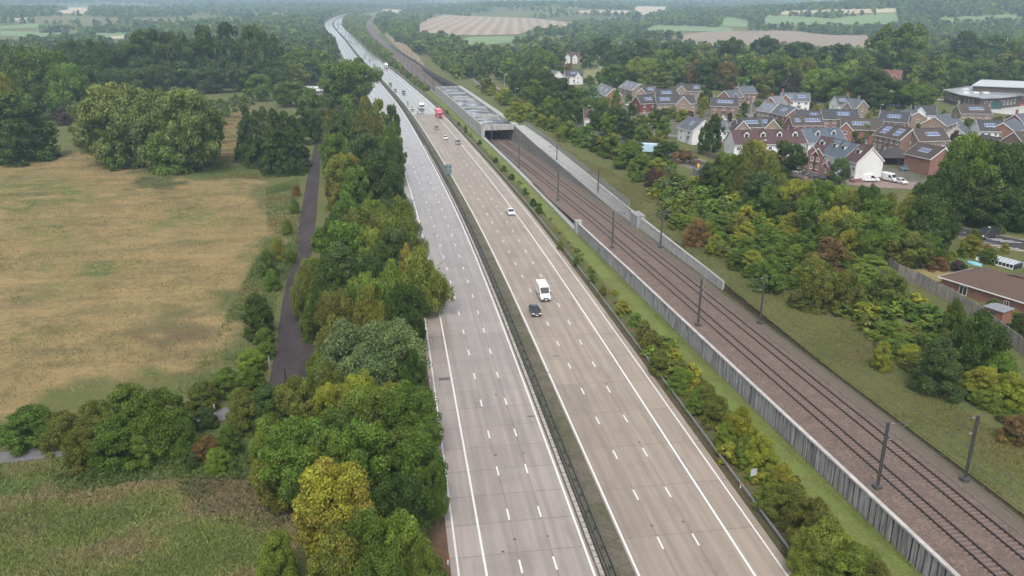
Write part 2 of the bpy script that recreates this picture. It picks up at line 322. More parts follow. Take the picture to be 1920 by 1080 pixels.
# ------------------------------------------------------------------ carriageways
def road_mat(name, c1, c2, joint, lanes, wet_v, rough, wet_rough):
    m, nodes, L, b = new_mat(name)
    uvn = N(nodes, 'ShaderNodeUVMap'); sep = N(nodes, 'ShaderNodeSeparateXYZ'); L.new(uvn.outputs[0], sep.inputs[0]); u, v = sep.outputs[0], sep.outputs[1]
    def streak(su, sv, sc, det=4):
        mp = N(nodes, 'ShaderNodeMapping'); mp.inputs['Scale'].default_value = (su, sv, 1); L.new(uvn.outputs[0], mp.inputs[0]); return noise(nodes, L, mp.outputs[0], sc, det, .65)
    f = streak(1.6, .05, 1.0); g = streak(.25, .12, 1.0, 5); fine = streak(1, 1, 2.2, 4)
    col = mixc(nodes, L, ramp(nodes, L, f, .32, .68), c1, c2)
    col = mixc(nodes, L, math_n(nodes, L, 'MULTIPLY', ramp(nodes, L, g, .5, .75), .45), col, tuple(x * .55 for x in c2))
    # each slab its own tone
    fu = math_n(nodes, L, 'FLOOR', math_n(nodes, L, 'DIVIDE', math_n(nodes, L, 'SUBTRACT', u, lanes[0]), 3.65)); fv = math_n(nodes, L, 'FLOOR', math_n(nodes, L, 'DIVIDE', v, joint))
    cmb = N(nodes, 'ShaderNodeCombineXYZ'); L.new(fu, cmb.inputs[0]); L.new(fv, cmb.inputs[1]); wn = N(nodes, 'ShaderNodeTexWhiteNoise', noise_dimensions='2D'); L.new(cmb.outputs[0], wn.inputs[0])
    cmb2 = N(nodes, 'ShaderNodeCombineXYZ'); L.new(math_n(nodes, L, 'FLOOR', math_n(nodes, L, 'DIVIDE', v, joint * 9)), cmb2.inputs[1]); L.new(fu, cmb2.inputs[0]); wn2 = N(nodes, 'ShaderNodeTexWhiteNoise', noise_dimensions='2D'); L.new(cmb2.outputs[0], wn2.inputs[0])
    tone = math_n(nodes, L, 'ADD', math_n(nodes, L, 'MULTIPLY', wn.outputs[0], .13), math_n(nodes, L, 'MULTIPLY', wn2.outputs[0], .16))
    tone = math_n(nodes, L, 'ADD', tone, math_n(nodes, L, 'MULTIPLY', fine, .22)); tone = math_n(nodes, L, 'ADD', tone, .72)
    col = mixc(nodes, L, 1.0, col, N(nodes, 'ShaderNodeCombineColor').outputs[0], 'MULTIPLY'); cc = nodes[-1]
    cc = [n for n in nodes if n.bl_idname == 'ShaderNodeCombineColor'][-1]
    for k in range(3): L.new(tone, cc.inputs[k])
    # joints
    fr = math_n(nodes, L, 'MULTIPLY', math_n(nodes, L, 'ABSOLUTE', math_n(nodes, L, 'SUBTRACT', math_n(nodes, L, 'FRACT', math_n(nodes, L, 'DIVIDE', v, joint)), .5)), joint)
    j1 = ramp(nodes, L, fr, joint / 2 - .11, joint / 2 - .03); j = math_n(nodes, L, 'MULTIPLY', j1, math_n(nodes, L, 'ADD', math_n(nodes, L, 'MULTIPLY', wn2.outputs[0], .5), .4))
    for t in lanes:
        d = math_n(nodes, L, 'ABSOLUTE', math_n(nodes, L, 'SUBTRACT', u, t)); jn = N(nodes, 'ShaderNodeMapRange'); L.new(d, jn.inputs[0]); jn.inputs[1].default_value = .16; jn.inputs[2].default_value = .04
        wide = N(nodes, 'ShaderNodeMapRange'); L.new(d, wide.inputs[0]); wide.inputs[1].default_value = .7; wide.inputs[2].default_value = .1
        j = math_n(nodes, L, 'MAXIMUM', j, math_n(nodes, L, 'MULTIPLY', jn.outputs[0], math_n(nodes, L, 'ADD', math_n(nodes, L, 'MULTIPLY', streak(.3, .08, 1.0), .9), .05)))
        j = math_n(nodes, L, 'MAXIMUM', j, math_n(nodes, L, 'MULTIPLY', math_n(nodes, L, 'MULTIPLY', wide.outputs[0], ramp(nodes, L, g, .4, .7)), .35))
    col = mixc(nodes, L, math_n(nodes, L, 'MULTIPLY', j, .62), col, (.06, .054, .05))
    ctr = list(zip(lanes[:-1], lanes[1:])); tr = None
    for a_, b_ in ctr:
        d = math_n(nodes, L, 'ABSOLUTE', math_n(nodes, L, 'SUBTRACT', math_n(nodes, L, 'ABSOLUTE', math_n(nodes, L, 'SUBTRACT', u, (a_ + b_) / 2)), .88)); rn = N(nodes, 'ShaderNodeMapRange'); L.new(d, rn.inputs[0]); rn.inputs[1].default_value = .55; rn.inputs[2].default_value = .1
        tr = rn.outputs[0] if tr is None else math_n(nodes, L, 'MAXIMUM', tr, rn.outputs[0])
    col = mixc(nodes, L, math_n(nodes, L, 'MULTIPLY', tr, math_n(nodes, L, 'ADD', math_n(nodes, L, 'MULTIPLY', streak(.5, .03, 1.0), .5), .05)), col, tuple(x * .62 for x in c2))
    spot = ramp(nodes, L, streak(1, .6, .9, 2), .72, .78); col = mixc(nodes, L, math_n(nodes, L, 'MULTIPLY', spot, .35), col, (.09, .08, .075))
    wet = ramp(nodes, L, v, wet_v, wet_v + (1.5 if wet_v > 400 else 330))
    L.new(mixc(nodes, L, wet, col, mixc(nodes, L, 1.0, col, (.80, .79, .77), 'MULTIPLY')), b.inputs['Base Color'])
    wr = math_n(nodes, L, 'ADD', math_n(nodes, L, 'MULTIPLY', f, .14), -.07)
    rr = N(nodes, 'ShaderNodeMapRange'); L.new(wet, rr.inputs[0]); rr.inputs[3].default_value = rough; rr.inputs[4].default_value = wet_rough
    L.new(math_n(nodes, L, 'ADD', rr.outputs[0], wr), b.inputs['Roughness']); b.inputs['Specular IOR Level'].default_value = .5
    return m
M_ROADL = road_mat('worn_concrete_grey', (.285, .245, .222), (.22, .188, .17), 5.4, (-12.3, -8.7, -5.2, -1.6), 110, .38, .13)
M_ROADR = road_mat('worn_concrete_tan', (.27, .222, .178), (.21, .17, .138), 9.3, (2.75, 6.5, 10.35, 14.1), 487, .50, .10)
ribbon('left_carriageway', 'm', [EDGE_L, -12.3, -7, -3.5, -1.3], [.012, .04, .06, .05, .03], M_ROADL, 20, 4200)
ribbon('right_carriageway', 'm', [2.4, 5, 8.5, 14.1, EDGE_R], [.03, .05, .06, .04, .012], M_ROADR, 20, 4200)
M_PAINT = mat('road_paint', (.56, .56, .545), .5, .2, 6)
# painted lines, laid as sheets just above the concrete
def line(mb, t0, t1, y0, y1, zl, step=6.0):
    ys = np.arange(y0, y1, step) if y1 - y0 > step else np.array([y0, y1])
    a = off_line('m', t0, ys); b = off_line('m', t1, ys); z = np.interp(ys, ZT[:, 0], ZT[:, 1]) + zl
    n = len(mb.v); k = len(ys)
    mb.v += [(a[i], ys[i], z[i]) for i in range(k)] + [(b[i], ys[i], z[i]) for i in range(k)]
    mb.f += [(n + i, n + k + i, n + k + i + 1, n + i + 1) for i in range(k - 1)]; mb.m += [0] * (k - 1)
XL = [EDGE_L, -12.3, -7, -3.5, -1.3]; ZL = [.012, .04, .06, .05, .03]; XRr = [2.4, 5, 8.5, 14.1, EDGE_R]; ZRr = [.03, .05, .06, .04, .012]
def markings(name, solid, dashed, xs, zs, phase):
    mb = MB()
    for t, wd in solid: line(mb, t - wd / 2, t + wd / 2, 20, 3300, np.interp(t, xs, zs) + .008)
    for t in dashed:
        y = 20 + phase
        while y < 1100:
            line(mb, t - .1, t + .1, y, y + 2.1, np.interp(t, xs, zs) + .008, 9); y += 9
    return tag(mb.build(name, M_PAINT), kind='structure')
markings('left_road_markings', [(-15.05, .2), (-12.3, .24), (-1.65, .24)], [-8.75, -5.2], XL, ZL, 1.3)
markings('right_road_markings', [(2.72, .22), (14.15, .26), (17.35, .2)], [6.45, 10.35], XRr, ZRr, 2.9)
# dark repair patches, gully covers and road studs
M_PATCH = mat('tar_patch', (.09, .085, .085), .5, .5, 3)
mb = MB()
for px, py, wd, ln in [(833, 711, 1.7, .9), (996, 781, 1.1, .35), (1042, 668, 1.0, .3), (1022, 699, 1.3, .3), (930, 741, .3, .45), (982, 850, .25, .3), (965, 1012, .35, .3), (943, 1035, .3, .3), (1222, 986, .3, .35), (1092, 724, .3, .3), (1137, 720, .4, .3), (1199, 830, .35, .35), (1281, 979, .35, .35), (929, 854, .35, .4), (1027, 1006, .3, .25)]:
    p = G(px, py); t = p[0] - xm(p[1]); z = np.interp(t, XL + XRr, ZL + ZRr) + .011
    mb.box((p[0], p[1], z), (wd, ln, .004))
tag(mb.build('road_patches', M_PATCH), kind='structure')
# ------------------------------------------------------------------ railway bed
M_BALLAST = None
def ballast_mat():
    m, nodes, L, b = new_mat('ballast')
    geo = N(nodes, 'ShaderNodeNewGeometry'); v = geo.outputs['Position']; vo = N(nodes, 'ShaderNodeTexVoronoi'); vo.inputs['Scale'].default_value = 5.0; L.new(v, vo.inputs['Vector'])
    n1 = noise(nodes, L, v, .6, 5, .7); hsv = N(nodes, 'ShaderNodeSeparateColor'); L.new(vo.outputs['Color'], hsv.inputs[0])
    c = mixc(nodes, L, hsv.outputs[0], (.088, .06, .047), (.158, .113, .092)); c = mixc(nodes, L, ramp(nodes, L, n1, .4, .75), c, (.08, .056, .048))
    uvn = N(nodes, 'ShaderNodeUVMap'); sep = N(nodes, 'ShaderNodeSeparateXYZ'); L.new(uvn.outputs[0], sep.inputs[0]); j = None
    for t in (-2.25, 2.25):
        d = math_n(nodes, L, 'ABSOLUTE', math_n(nodes, L, 'SUBTRACT', sep.outputs[0], t)); r_ = N(nodes, 'ShaderNodeMapRange'); L.new(d, r_.inputs[0]); r_.inputs[1].default_value = 1.25; r_.inputs[2].default_value = .55
        j = r_.outputs[0] if j is None else math_n(nodes, L, 'MAXIMUM', j, r_.outputs[0])
    c = mixc(nodes, L, math_n(nodes, L, 'MULTIPLY', j, .3), c, (.085, .055, .045)); j = None
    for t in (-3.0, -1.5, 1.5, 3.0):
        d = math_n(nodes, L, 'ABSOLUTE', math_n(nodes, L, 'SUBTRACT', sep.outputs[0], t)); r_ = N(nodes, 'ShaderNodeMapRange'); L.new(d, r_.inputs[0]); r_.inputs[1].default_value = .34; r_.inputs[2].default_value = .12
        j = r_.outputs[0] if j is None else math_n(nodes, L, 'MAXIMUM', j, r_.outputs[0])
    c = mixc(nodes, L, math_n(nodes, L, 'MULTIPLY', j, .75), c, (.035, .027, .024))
    pth = ramp(nodes, L, math_n(nodes, L, 'ADD', sep.outputs[0], math_n(nodes, L, 'MULTIPLY', n1, 1.6)), 4.9, 6.1); c = mixc(nodes, L, math_n(nodes, L, 'MULTIPLY', pth, .8), c, (.085, .072, .05))
    L.new(c, b.inputs['Base Color']); b.inputs['Roughness'].default_value = .9
    bn = N(nodes, 'ShaderNodeBump'); bn.inputs['Strength'].default_value = .8; bn.inputs['Distance'].default_value = .06; L.new(vo.outputs[0], bn.inputs['Height']); L.new(bn.outputs[0], b.inputs['Normal'])
    return m
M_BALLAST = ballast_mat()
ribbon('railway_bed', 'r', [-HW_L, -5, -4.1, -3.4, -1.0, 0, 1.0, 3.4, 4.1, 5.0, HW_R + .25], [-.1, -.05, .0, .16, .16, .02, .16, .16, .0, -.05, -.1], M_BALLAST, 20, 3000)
M_RAIL = mat('rusty_rail', (.05, .04, .037), .45, .3, 1, metal=.4); M_SLEEPER = mat('concrete_sleeper', (.15, .105, .09), .9, .3, 3)
for k, tc_ in enumerate((-2.25, 2.25)):
    tr = empty('railway_track', (0, 0, 0), 0, ['railway track running beside the ribbed concrete retaining wall', 'railway track on the far side, beside the grassy slope'][k], 'railway track', 'pair of railway tracks')
    for d in (-.75, .75):
        mb = MB(); ys = np.concatenate([np.arange(25, 500, 3.0), np.arange(500, 2700, 12.0)])
        for (a0, a1, z0, z1) in ((-.065, .065, .2, .36),):
            ln = [off_line('r', tc_ + d + q, ys) for q in (a0, a1)]; z = zrail(ys); n = len(ys)
            vs = [(ln[0][i], ys[i], z[i] + z0) for i in range(n)] + [(ln[0][i], ys[i], z[i] + z1) for i in range(n)] + [(ln[1][i], ys[i], z[i] + z1) for i in range(n)] + [(ln[1][i], ys[i], z[i] + z0) for i in range(n)]
            fs = []
            for q in range(3): fs += [(q * n + i, (q + 1) * n + i, (q + 1) * n + i + 1, q * n + i + 1) for i in range(n - 1)]
            mb.add(vs, fs)
        mb.build('rail', M_RAIL, tr)
    mb = MB(); y = 30.0
    while y < 260:
        x = off_line('r', tc_, np.array([y]))[0]; slope = (xr(y + 2) - xr(y - 2)) / 4
        mb.box((x, y, float(zrail(y)) + .15), (2.5, .26, .09), -math.atan(slope)); y += .65
    mb.build('sleepers', M_SLEEPER, tr)
# ------------------------------------------------------------------ walls, tunnel, barriers, overhead line
def sweep(mb, base, prof, y0, y1, step, zf, m=0, closed=True):
    """sweep a (t, z) outline along an alignment"""
    ys = np.arange(y0, y1 + step * .5, step); n = len(prof); k = len(ys); vs = []
    for j, (t, z) in enumerate(prof):
        tv = t(ys) if callable(t) else t; zz = z(ys) if callable(z) else z
        if callable(t): x = np.array([off_line(base, float(a), np.array([y]))[0] for a, y in zip(tv, ys)])
        else: x = off_line(base, t, ys)
        zz = zf(ys) + zz; vs += [(x[i], ys[i], zz[i]) for i in range(k)]
    fs = []
    for j in range(n if closed else n - 1):
        q = (j + 1) % n; fs += [(j * k + i, q * k + i, q * k + i + 1, j * k + i + 1) for i in range(k - 1)]
    if closed: fs += [tuple(j * k for j in range(n - 1, -1, -1)), tuple(j * k + k - 1 for j in range(n))]
    mb.add(vs, fs, m)
def zmot(y): return np.interp(y, ZT[:, 0], ZT[:, 1])
def zero(y): return np.zeros_like(np.asarray(y, float))
def heading(base, y):
    f = xm if base == 'm' else xr
    return -math.atan((f(y + 3) - f(y - 3)) / 6)
def stained(name, c, c2, rough=.85, sc=1.2, streak=(2.2, 2.2, .18)):
    m, nodes, L, b = new_mat(name)
    geo = N(nodes, 'ShaderNodeNewGeometry'); v = geo.outputs['Position']; mp = N(nodes, 'ShaderNodeMapping'); mp.inputs['Scale'].default_value = streak; L.new(v, mp.inputs[0])
    f = noise(nodes, L, mp.outputs[0], sc, 5, .7); g = noise(nodes, L, v, .35, 4, .6)
    c_ = mixc(nodes, L, ramp(nodes, L, f, .42, .66), c, c2); c_ = mixc(nodes, L, math_n(nodes, L, 'MULTIPLY', ramp(nodes, L, g, .5, .75), .4), c_, c2)
    L.new(c_, b.inputs['Base Color']); b.inputs['Roughness'].default_value = rough
    return m
M_CONC = stained('stained_concrete', (.30, .30, .305), (.085, .085, .09)); M_CONCL = stained('pale_concrete', (.33, .325, .31), (.19, .185, .178)); M_CONCD = stained('streaked_concrete', (.20, .195, .185), (.045, .043, .04))
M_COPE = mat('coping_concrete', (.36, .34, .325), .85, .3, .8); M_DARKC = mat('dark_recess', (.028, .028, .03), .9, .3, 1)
M_STEEL = mat('galvanised_steel', (.33, .34, .36), .45, .25, 3, metal=.55); M_DSTEEL = mat('dark_steel', (.10, .10, .10), .5, .3, 2, metal=.5); M_BLACK = mat('black_trim', (.02, .02, .02), .6, .2, 2)
M_WHITE = mat('white_paint', (.6, .6, .59), .45, .1, 2); M_RED = mat('red_paint', (.45, .03, .03), .45, .15, 2)
t = empty('retaining_wall', (0, 0, 0), 0, 'long ribbed concrete retaining wall holding up the railway above the grass strip', 'wall')
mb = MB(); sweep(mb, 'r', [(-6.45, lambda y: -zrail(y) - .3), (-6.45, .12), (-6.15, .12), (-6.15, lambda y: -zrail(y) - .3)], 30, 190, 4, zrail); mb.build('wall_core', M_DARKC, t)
mb = MB(); y = 30.0; k = 0; rnd = random.Random(3)
while y < 189:
    wdt = 0.86; hd = heading('r', y); x = off_line('r', -6.52, np.array([y]))[0]; zt = float(zrail(y)) + .1
    if k % 6 == 5: mb.box((x, y + .6, zt / 2 - .1), (.30, 1.7, zt + .2), hd); y += 2.1
    else: mb.box((x - rnd.uniform(0, .05), y, zt / 2 - .1), (.22, .66, zt + .2), hd); y += .98
    k += 1
mb.build('wall_panels', M_CONC, t)
mb = MB(); sweep(mb, 'r', [(-6.75, .1), (-6.75, .34), (-6.3, .38), (-6.3, .1)], 30, 190.5, 4, zrail); mb.build('coping', M_COPE, t)
mb = MB(); p = on(off_line('r', -6.4, np.array([191.4]))[0], 191.4); mb.box((p[0], p[1], float(zrail(191)) / 2 + .3), (1.6, 1.8, float(zrail(191)) + 1.0), heading('r', 190)); mb.build('end_pillar', M_CONCL, t)
t = empty('trough_wall', (0, 0, 0), 0, 'low pale concrete wall beside the sunken tracks between tunnel mouth and ribbed wall', 'wall')
mb = MB(); sweep(mb, 'r', [(-7.2, -.5), (-7.2, .55), (-6.1, .75), (-6.1, -2.4)], 192.5, 344, 4, zero); mb.build('wall_core', M_CONCL, t)
mb = MB(); sweep(mb, 'r', [(-6.25, .95), (-6.25, 1.15), (-6.15, 1.15), (-6.15, .95)], 192.5, 344, 4, zero)
for y in np.arange(193, 344, 3.0): mb.box((off_line('r', -6.2, np.array([y]))[0], y, .9), (.08, .08, .5))
mb.build('handrail', M_BLACK, t)
ys_ = np.arange(20, 142.0, 3.0); xo = np.array([off_line('r', float(outer(y)), np.array([y]))[0] for y in ys_]); xi = off_line('r', 6.75, ys_)
X = np.stack([xi, xi + .3, xo + .45], 1); Y = np.repeat(ys_[:, None], 3, 1); Z = np.stack([zrail(ys_) - .15, zrail(ys_) + .1, rlift(ys_) + .03], 1)
grid_obj('bank', X, Y, Z, M_GROUND, (np.tile(np.array((.08, .065, .045)), (X.size, 1)), np.tile(np.array((.06, .06, .03)), (X.size, 1))))
if 0: ribbon('drain_edge', 'r', [6.95, 7.0, 7.12, 7.3], [-.3, .12, .14, .0], M_CONCD, 20, 140)
# wall on the slope side
t = empty('slope_wall', (0, 0, 0), 0, 'pale concrete wall holding the grassy slope above the tracks, dark streaks near the tunnel', 'wall')
def zin(y): return np.interp(y, [137, 205, 300, 345], [0, .02, 3.9, 6.6])
def ztop(y): return rlift(y) - (zrail(y)) + .25
mb = MB(); sweep(mb, 'r', [(6.7, -.3), (6.7, zin), (7.0, zin), (7.0, -.3)], 205, 345, 4, zrail); mb.build('lower_wall', M_CONCD, t)
mb = MB(); sweep(mb, 'r', [(6.85, lambda y: zin(y) - .02), (lambda y: outer(y) - .35, ztop), (lambda y: outer(y) + .15, lambda y: ztop(y) + .03), (lambda y: outer(y) + .15, lambda y: zin(y) - .6)], 137, 345, 4, zrail); mb.build('upper_wall', M_CONCL, t)
mb = MB(); p = off_line('r', 7.0, np.array([187.0]))[0]; mb.box((p + .3, 187, float(zrail(187)) + 1.5), (2.2, 5, 3.2), heading('r', 187)); mb.build('pier', M_CONC, t)
M_MESHF = mat('fence_wire', (.22, .23, .24), .6, .2, 2)
t = empty('wire_fence', (0, 0, 0), 0, 'grey wire fence along the top of the wall by the tunnel mouth', 'fence')
mb = MB(); mb.box((0, 0, 1.0), (.1, .1, 2.2)); po = mb.build('post', M_MESHF, t); first = True
for y in np.arange(196, 345, 3.0):
    x = off_line('r', float(outer(y)) + .3, np.array([y]))[0]
    if not first: po = po.copy(); COL.objects.link(po)
    po.location = (x, y, float(zbase(x, y) + rlift(y))); first = False
mb = MB()
for h in np.arange(.3, 2.05, .22): sweep(mb, 'r', [(lambda y: outer(y) + .27, h), (lambda y: outer(y) + .27, h + .09), (lambda y: outer(y) + .30, h + .09), (lambda y: outer(y) + .30, h)], 196, 345, 6, rlift)
mb.build('wires', M_MESHF, t)
# rail tunnel: flat roofed concrete box
def wet_roof():
    m, nodes, L, b = new_mat('wet_roof'); geo = N(nodes, 'ShaderNodeNewGeometry'); v = geo.outputs['Position']; f = noise(nodes, L, v, .16, 6, .7); g = noise(nodes, L, v, .9, 4, .7)
    s = math_n(nodes, L, 'ADD', f, math_n(nodes, L, 'MULTIPLY', g, .3)); k = ramp(nodes, L, s, .58, .70)
    L.new(mixc(nodes, L, k, (.20, .20, .20), (.035, .035, .038)), b.inputs['Base Color']); rr = N(nodes, 'ShaderNodeMapRange'); L.new(k, rr.inputs[0]); rr.inputs[3].default_value = .14; rr.inputs[4].default_value = .45; L.new(rr.outputs[0], b.inputs['Roughness'])
    return m
M_WETROOF = wet_roof()
tn = empty('rail_tunnel', (0, 0, 0), 0, 'flat-roofed concrete rail tunnel box with wet puddled roof bays', 'tunnel')
Y0, Y1 = 345.5, 521.0
mb = MB(); sweep(mb, 'r', [(-6.9, -.5), (-6.9, 5.3), (-6.4, 5.3), (-6.4, -3)], Y0, Y1, 4, zmot)
for y in np.linspace(Y0 + .4, Y1 - .4, 11):
    mb.box((off_line('r', -6.98, np.array([y]))[0], y, 2.4), (.3, .7, 5.7), heading('r', y))
sweep(mb, 'r', [(-7.1, -.3), (-7.1, 1.1), (-6.95, 1.1), (-6.95, -.3)], Y0 + 1, Y1 - 1, 4, zmot)
mb.build('side_wall', M_CONCL, tn)
mb = MB(); sweep(mb, 'r', [(6.8, -3), (6.8, 5.2), (7.4, 5.45), (8.9, 5.45), (8.9, 3)], Y0, Y1, 4, zmot); mb.build('parapet', M_CONCL, tn)
mb = MB(); sweep(mb, 'r', [(-6.38, 3.5), (-6.38, 4.25), (6.78, 4.25), (6.78, 3.5)], Y0 + 1.6, Y1 - 1.0, 4, zmot); mb.build('roof', M_WETROOF, tn)
for k in range(1, 5):
    y = Y0 + (Y1 - Y0) * k / 5; hd = heading('r', y); mb = MB(); mb.box((xr(y) + .2, y, 4.55), (13.1, 1.1, .75), hd); mb.build('roof_beam', M_CONCL, tn)
mb = MB(); sweep(mb, 'r', [(-6.38, 4.26), (-6.38, 4.5), (-5.5, 4.28)], Y0 + 3, Y1 - 3, 4, zmot); mb.build('gutter', M_DARKC, tn)
mb = MB(); hd = heading('r', Y0)
mb.box((xr(Y0) + .2, Y0 + .6, 4.3), (13.4, 1.6, 2.2), hd); mb.box((xr(Y0) - 6.3, Y0 - .1, 1.3), (.9, .9, 8.2), hd); mb.build('portal_beam', M_CONCL, tn)
mb = MB(); mb.box((xr(Y1) + 0, Y1 + .4, 4.4), (13.6, 1.4, 1.9), heading('r', Y1)); mb.build('far_portal_beam', M_CONC, tn)
# low parapets and dark fence beyond the tunnel
t = empty('lineside_fence', (0, 0, 0), 0, 'dark fence following the railway beyond the tunnel roof', 'fence')
mb = MB(); sweep(mb, 'r', [(7.1, 0), (7.1, 2.4), (7.25, 2.4), (7.25, 0)], 526, 1150, 8, lambda y: zmot(y) + rlift(y) - 1.0); mb.build('fence_panels', mat('dark_fence', (.07, .075, .085), .8, .4, .6), t)
t = empty('trackside_wall', (0, 0, 0), 0, 'low concrete wall between the far railway and the motorway bushes', 'wall')
mb = MB(); sweep(mb, 'r', [(-6.95, -.6), (-6.95, .5), (-6.45, .5), (-6.45, -1.5)], 524, 1150, 8, zmot); mb.build('wall_core', M_CONC, t)
# safety barriers
def barrier(name, label, ts, y1, npost, pitch, zs=(.42, .74)):
    b = empty(name, (0, 0, 0), 0, label, 'crash barrier')
    for tb in ts:
        mb = MB(); prof = [(tb - .05, zs[0]), (tb - .05, zs[1]), (tb, zs[1] + .02), (tb + .05, zs[1]), (tb + .05, zs[0])]
        sweep(mb, 'm', prof, 25, 360, 3, zmot); sweep(mb, 'm', prof, 360, y1, 10, zmot); mb.build('rail_beam', M_STEEL if tb > 5 else M_DSTEEL, b)
    me = None; y = 56.0; tm = sum(ts) / len(ts)
    for k in range(npost):
        if me is None:
            mb = MB(); mb.box((0, 0, .38), (.12 if len(ts) == 1 else .5, .1, .16)); mb.box((0, 0, .33), (.1, .12, .7)); po = mb.build('post', M_DSTEEL, b); me = po
        else: po = me.copy(); COL.objects.link(po); po.parent = b
        x = off_line('m', tm + (.08 if len(ts) == 1 else 0), np.array([y]))[0]; po.location = (x, y, 0); y += pitch
    mb = MB()
    while y < 900: mb.box((off_line('m', tm, np.array([y]))[0], y, .33), (.1, .12, .7)); y += pitch * 1.5
    o = mb.build('post', M_DSTEEL, b); o['kind'] = 'stuff'
    return b
barrier('crash_barrier', 'double steel crash barrier running down the central reserve', (-.3, .3), 3300, 98, 3.2)
barrier('crash_barrier', 'single galvanised crash barrier between hard shoulder and railway verge', (19.1,), 2600, 98, 3.2)
# blockwork drainage kerb beside the central barrier
t = empty('drainage_kerb', (0, 0, 0), 0, 'line of square concrete kerb blocks along the foot of the central barrier', 'kerb')
mb = MB(); y = 40.0
while y < 330: mb.box((off_line('m', -.92, np.array([y]))[0], y, .13), (.42, .82, .22), heading('m', y)); y += 1.0
mb.build('kerb_blocks', mat('kerb_concrete', (.30, .275, .245), .85, .35, 1), t)
mb = MB(); sweep(mb, 'm', [(-.68, -.02), (-.68, .13), (-.48, .13), (-.48, -.02)], 40, 900, 4, zmot); mb.build('drain_slot', M_BLACK, t)
# overhead line masts
def mast(base, side, label, hgt=8.2, detail=True):
    o = empty('overhead_mast', base, heading('r', base[1]), label, 'railway mast', 'overhead line masts beside the tracks')
    mb = MB()
    for d in (-.12, .12): mb.box((d, 0, hgt / 2 - .3), (.035, .24, hgt + .6))
    mb.box((0, 0, hgt / 2 - .3), (.22, .03, hgt + .6)); mb.box((0, 0, .1), (.8, .8, .5)); mb.build('pole', M_DSTEEL, o)
    s = -side
    mb = MB(); mb.bar((0, 0, hgt - .15), (s * 2.9, 0, hgt - .3), .045); mb.bar((0, 0, hgt - 1.9), (s * 2.6, 0, hgt - .35), .04)
    mb.bar((0, 0, hgt - 2.2), (s * 3.1, 0, hgt - 2.05), .035); mb.bar((s * 2.6, 0, hgt - .3), (s * 2.9, 0, hgt - 2.0), .02); mb.bar((s * .2, 0, hgt), (-s * .9, 0, hgt + .05), .04)
    mb.build('cantilever', M_DSTEEL, o)
    mb = MB()
    for z in (hgt - .2, hgt - 2.15): mb.bar((s * .35, 0, z), (s * .75, 0, z + .02), .065, 8)
    mb.build('insulators', mat('insulator', (.2, .19, .185), .4, .2, 5) if 'insulator' not in MATS else MATS['insulator'], o)
    return o
k = 0
for px, py in [(1640, 915), (1306, 610), (1135, 465), (1037, 375), (975, 312), (932, 270)]:
    k += 1; p = P(px, py, 2.5); y = p[1]; p = P(px, py, float(zrail(y))); y = p[1]
    mast(np.array([off_line('r', -4.75, np.array([y]))[0], y, float(zrail(y))]), -1, f'dark steel overhead line mast on the ribbed wall side, {ordinal(k)} from the camera')
for k, (px, py) in enumerate([(1792, 903), (1412, 607), (1217, 463), (1105, 363), (1035, 303)]):
    p = P(px, py, 2.8); y = p[1]
    mast(np.array([off_line('r', 5.9 if k < 3 else 7.2, np.array([y]))[0], y, float(zrail(y))]), 1, f'dark steel overhead line mast on the grassy slope side, {ordinal(k + 1)} from the camera')
for sd, side in ((-5.6, -1), (5.8, 1)):
    for k, y in enumerate(np.arange(545, 1000, 48.0)):
        mast(np.array([off_line('r', sd, np.array([y]))[0], y, float(zrail(y))]), side, f'small distant overhead mast beyond the tunnel on its {"motorway" if side < 0 else "woodland"} side, {ordinal(k + 1)} in line')
for tcn, lab in ((-2.25, 'overhead wires strung above the track nearer the motorway'), (2.25, 'overhead wires strung above the track nearer the slope')):
    t = empty('overhead_wire', (0, 0, 0), 0, lab, 'overhead wire')
    for nm, h, r_ in (('contact_wire', 5.3, .03), ('messenger_wire', 6.6, .03)):
        mb = MB(); sweep(mb, 'r', [(tcn - r_, h), (tcn, h + 2 * r_), (tcn + r_, h)], 35, 338, 8, zrail); mb.build(nm, M_DSTEEL, t)
t = empty('feeder_wire', (0, 0, 0), 0, 'thin feeder wire along the tops of the slope side masts', 'overhead wire')
mb = MB(); sweep(mb, 'r', [(6.9, 8.2), (6.92, 8.24), (6.94, 8.2)], 35, 338, 8, zrail); mb.build('wire', M_DSTEEL, t)
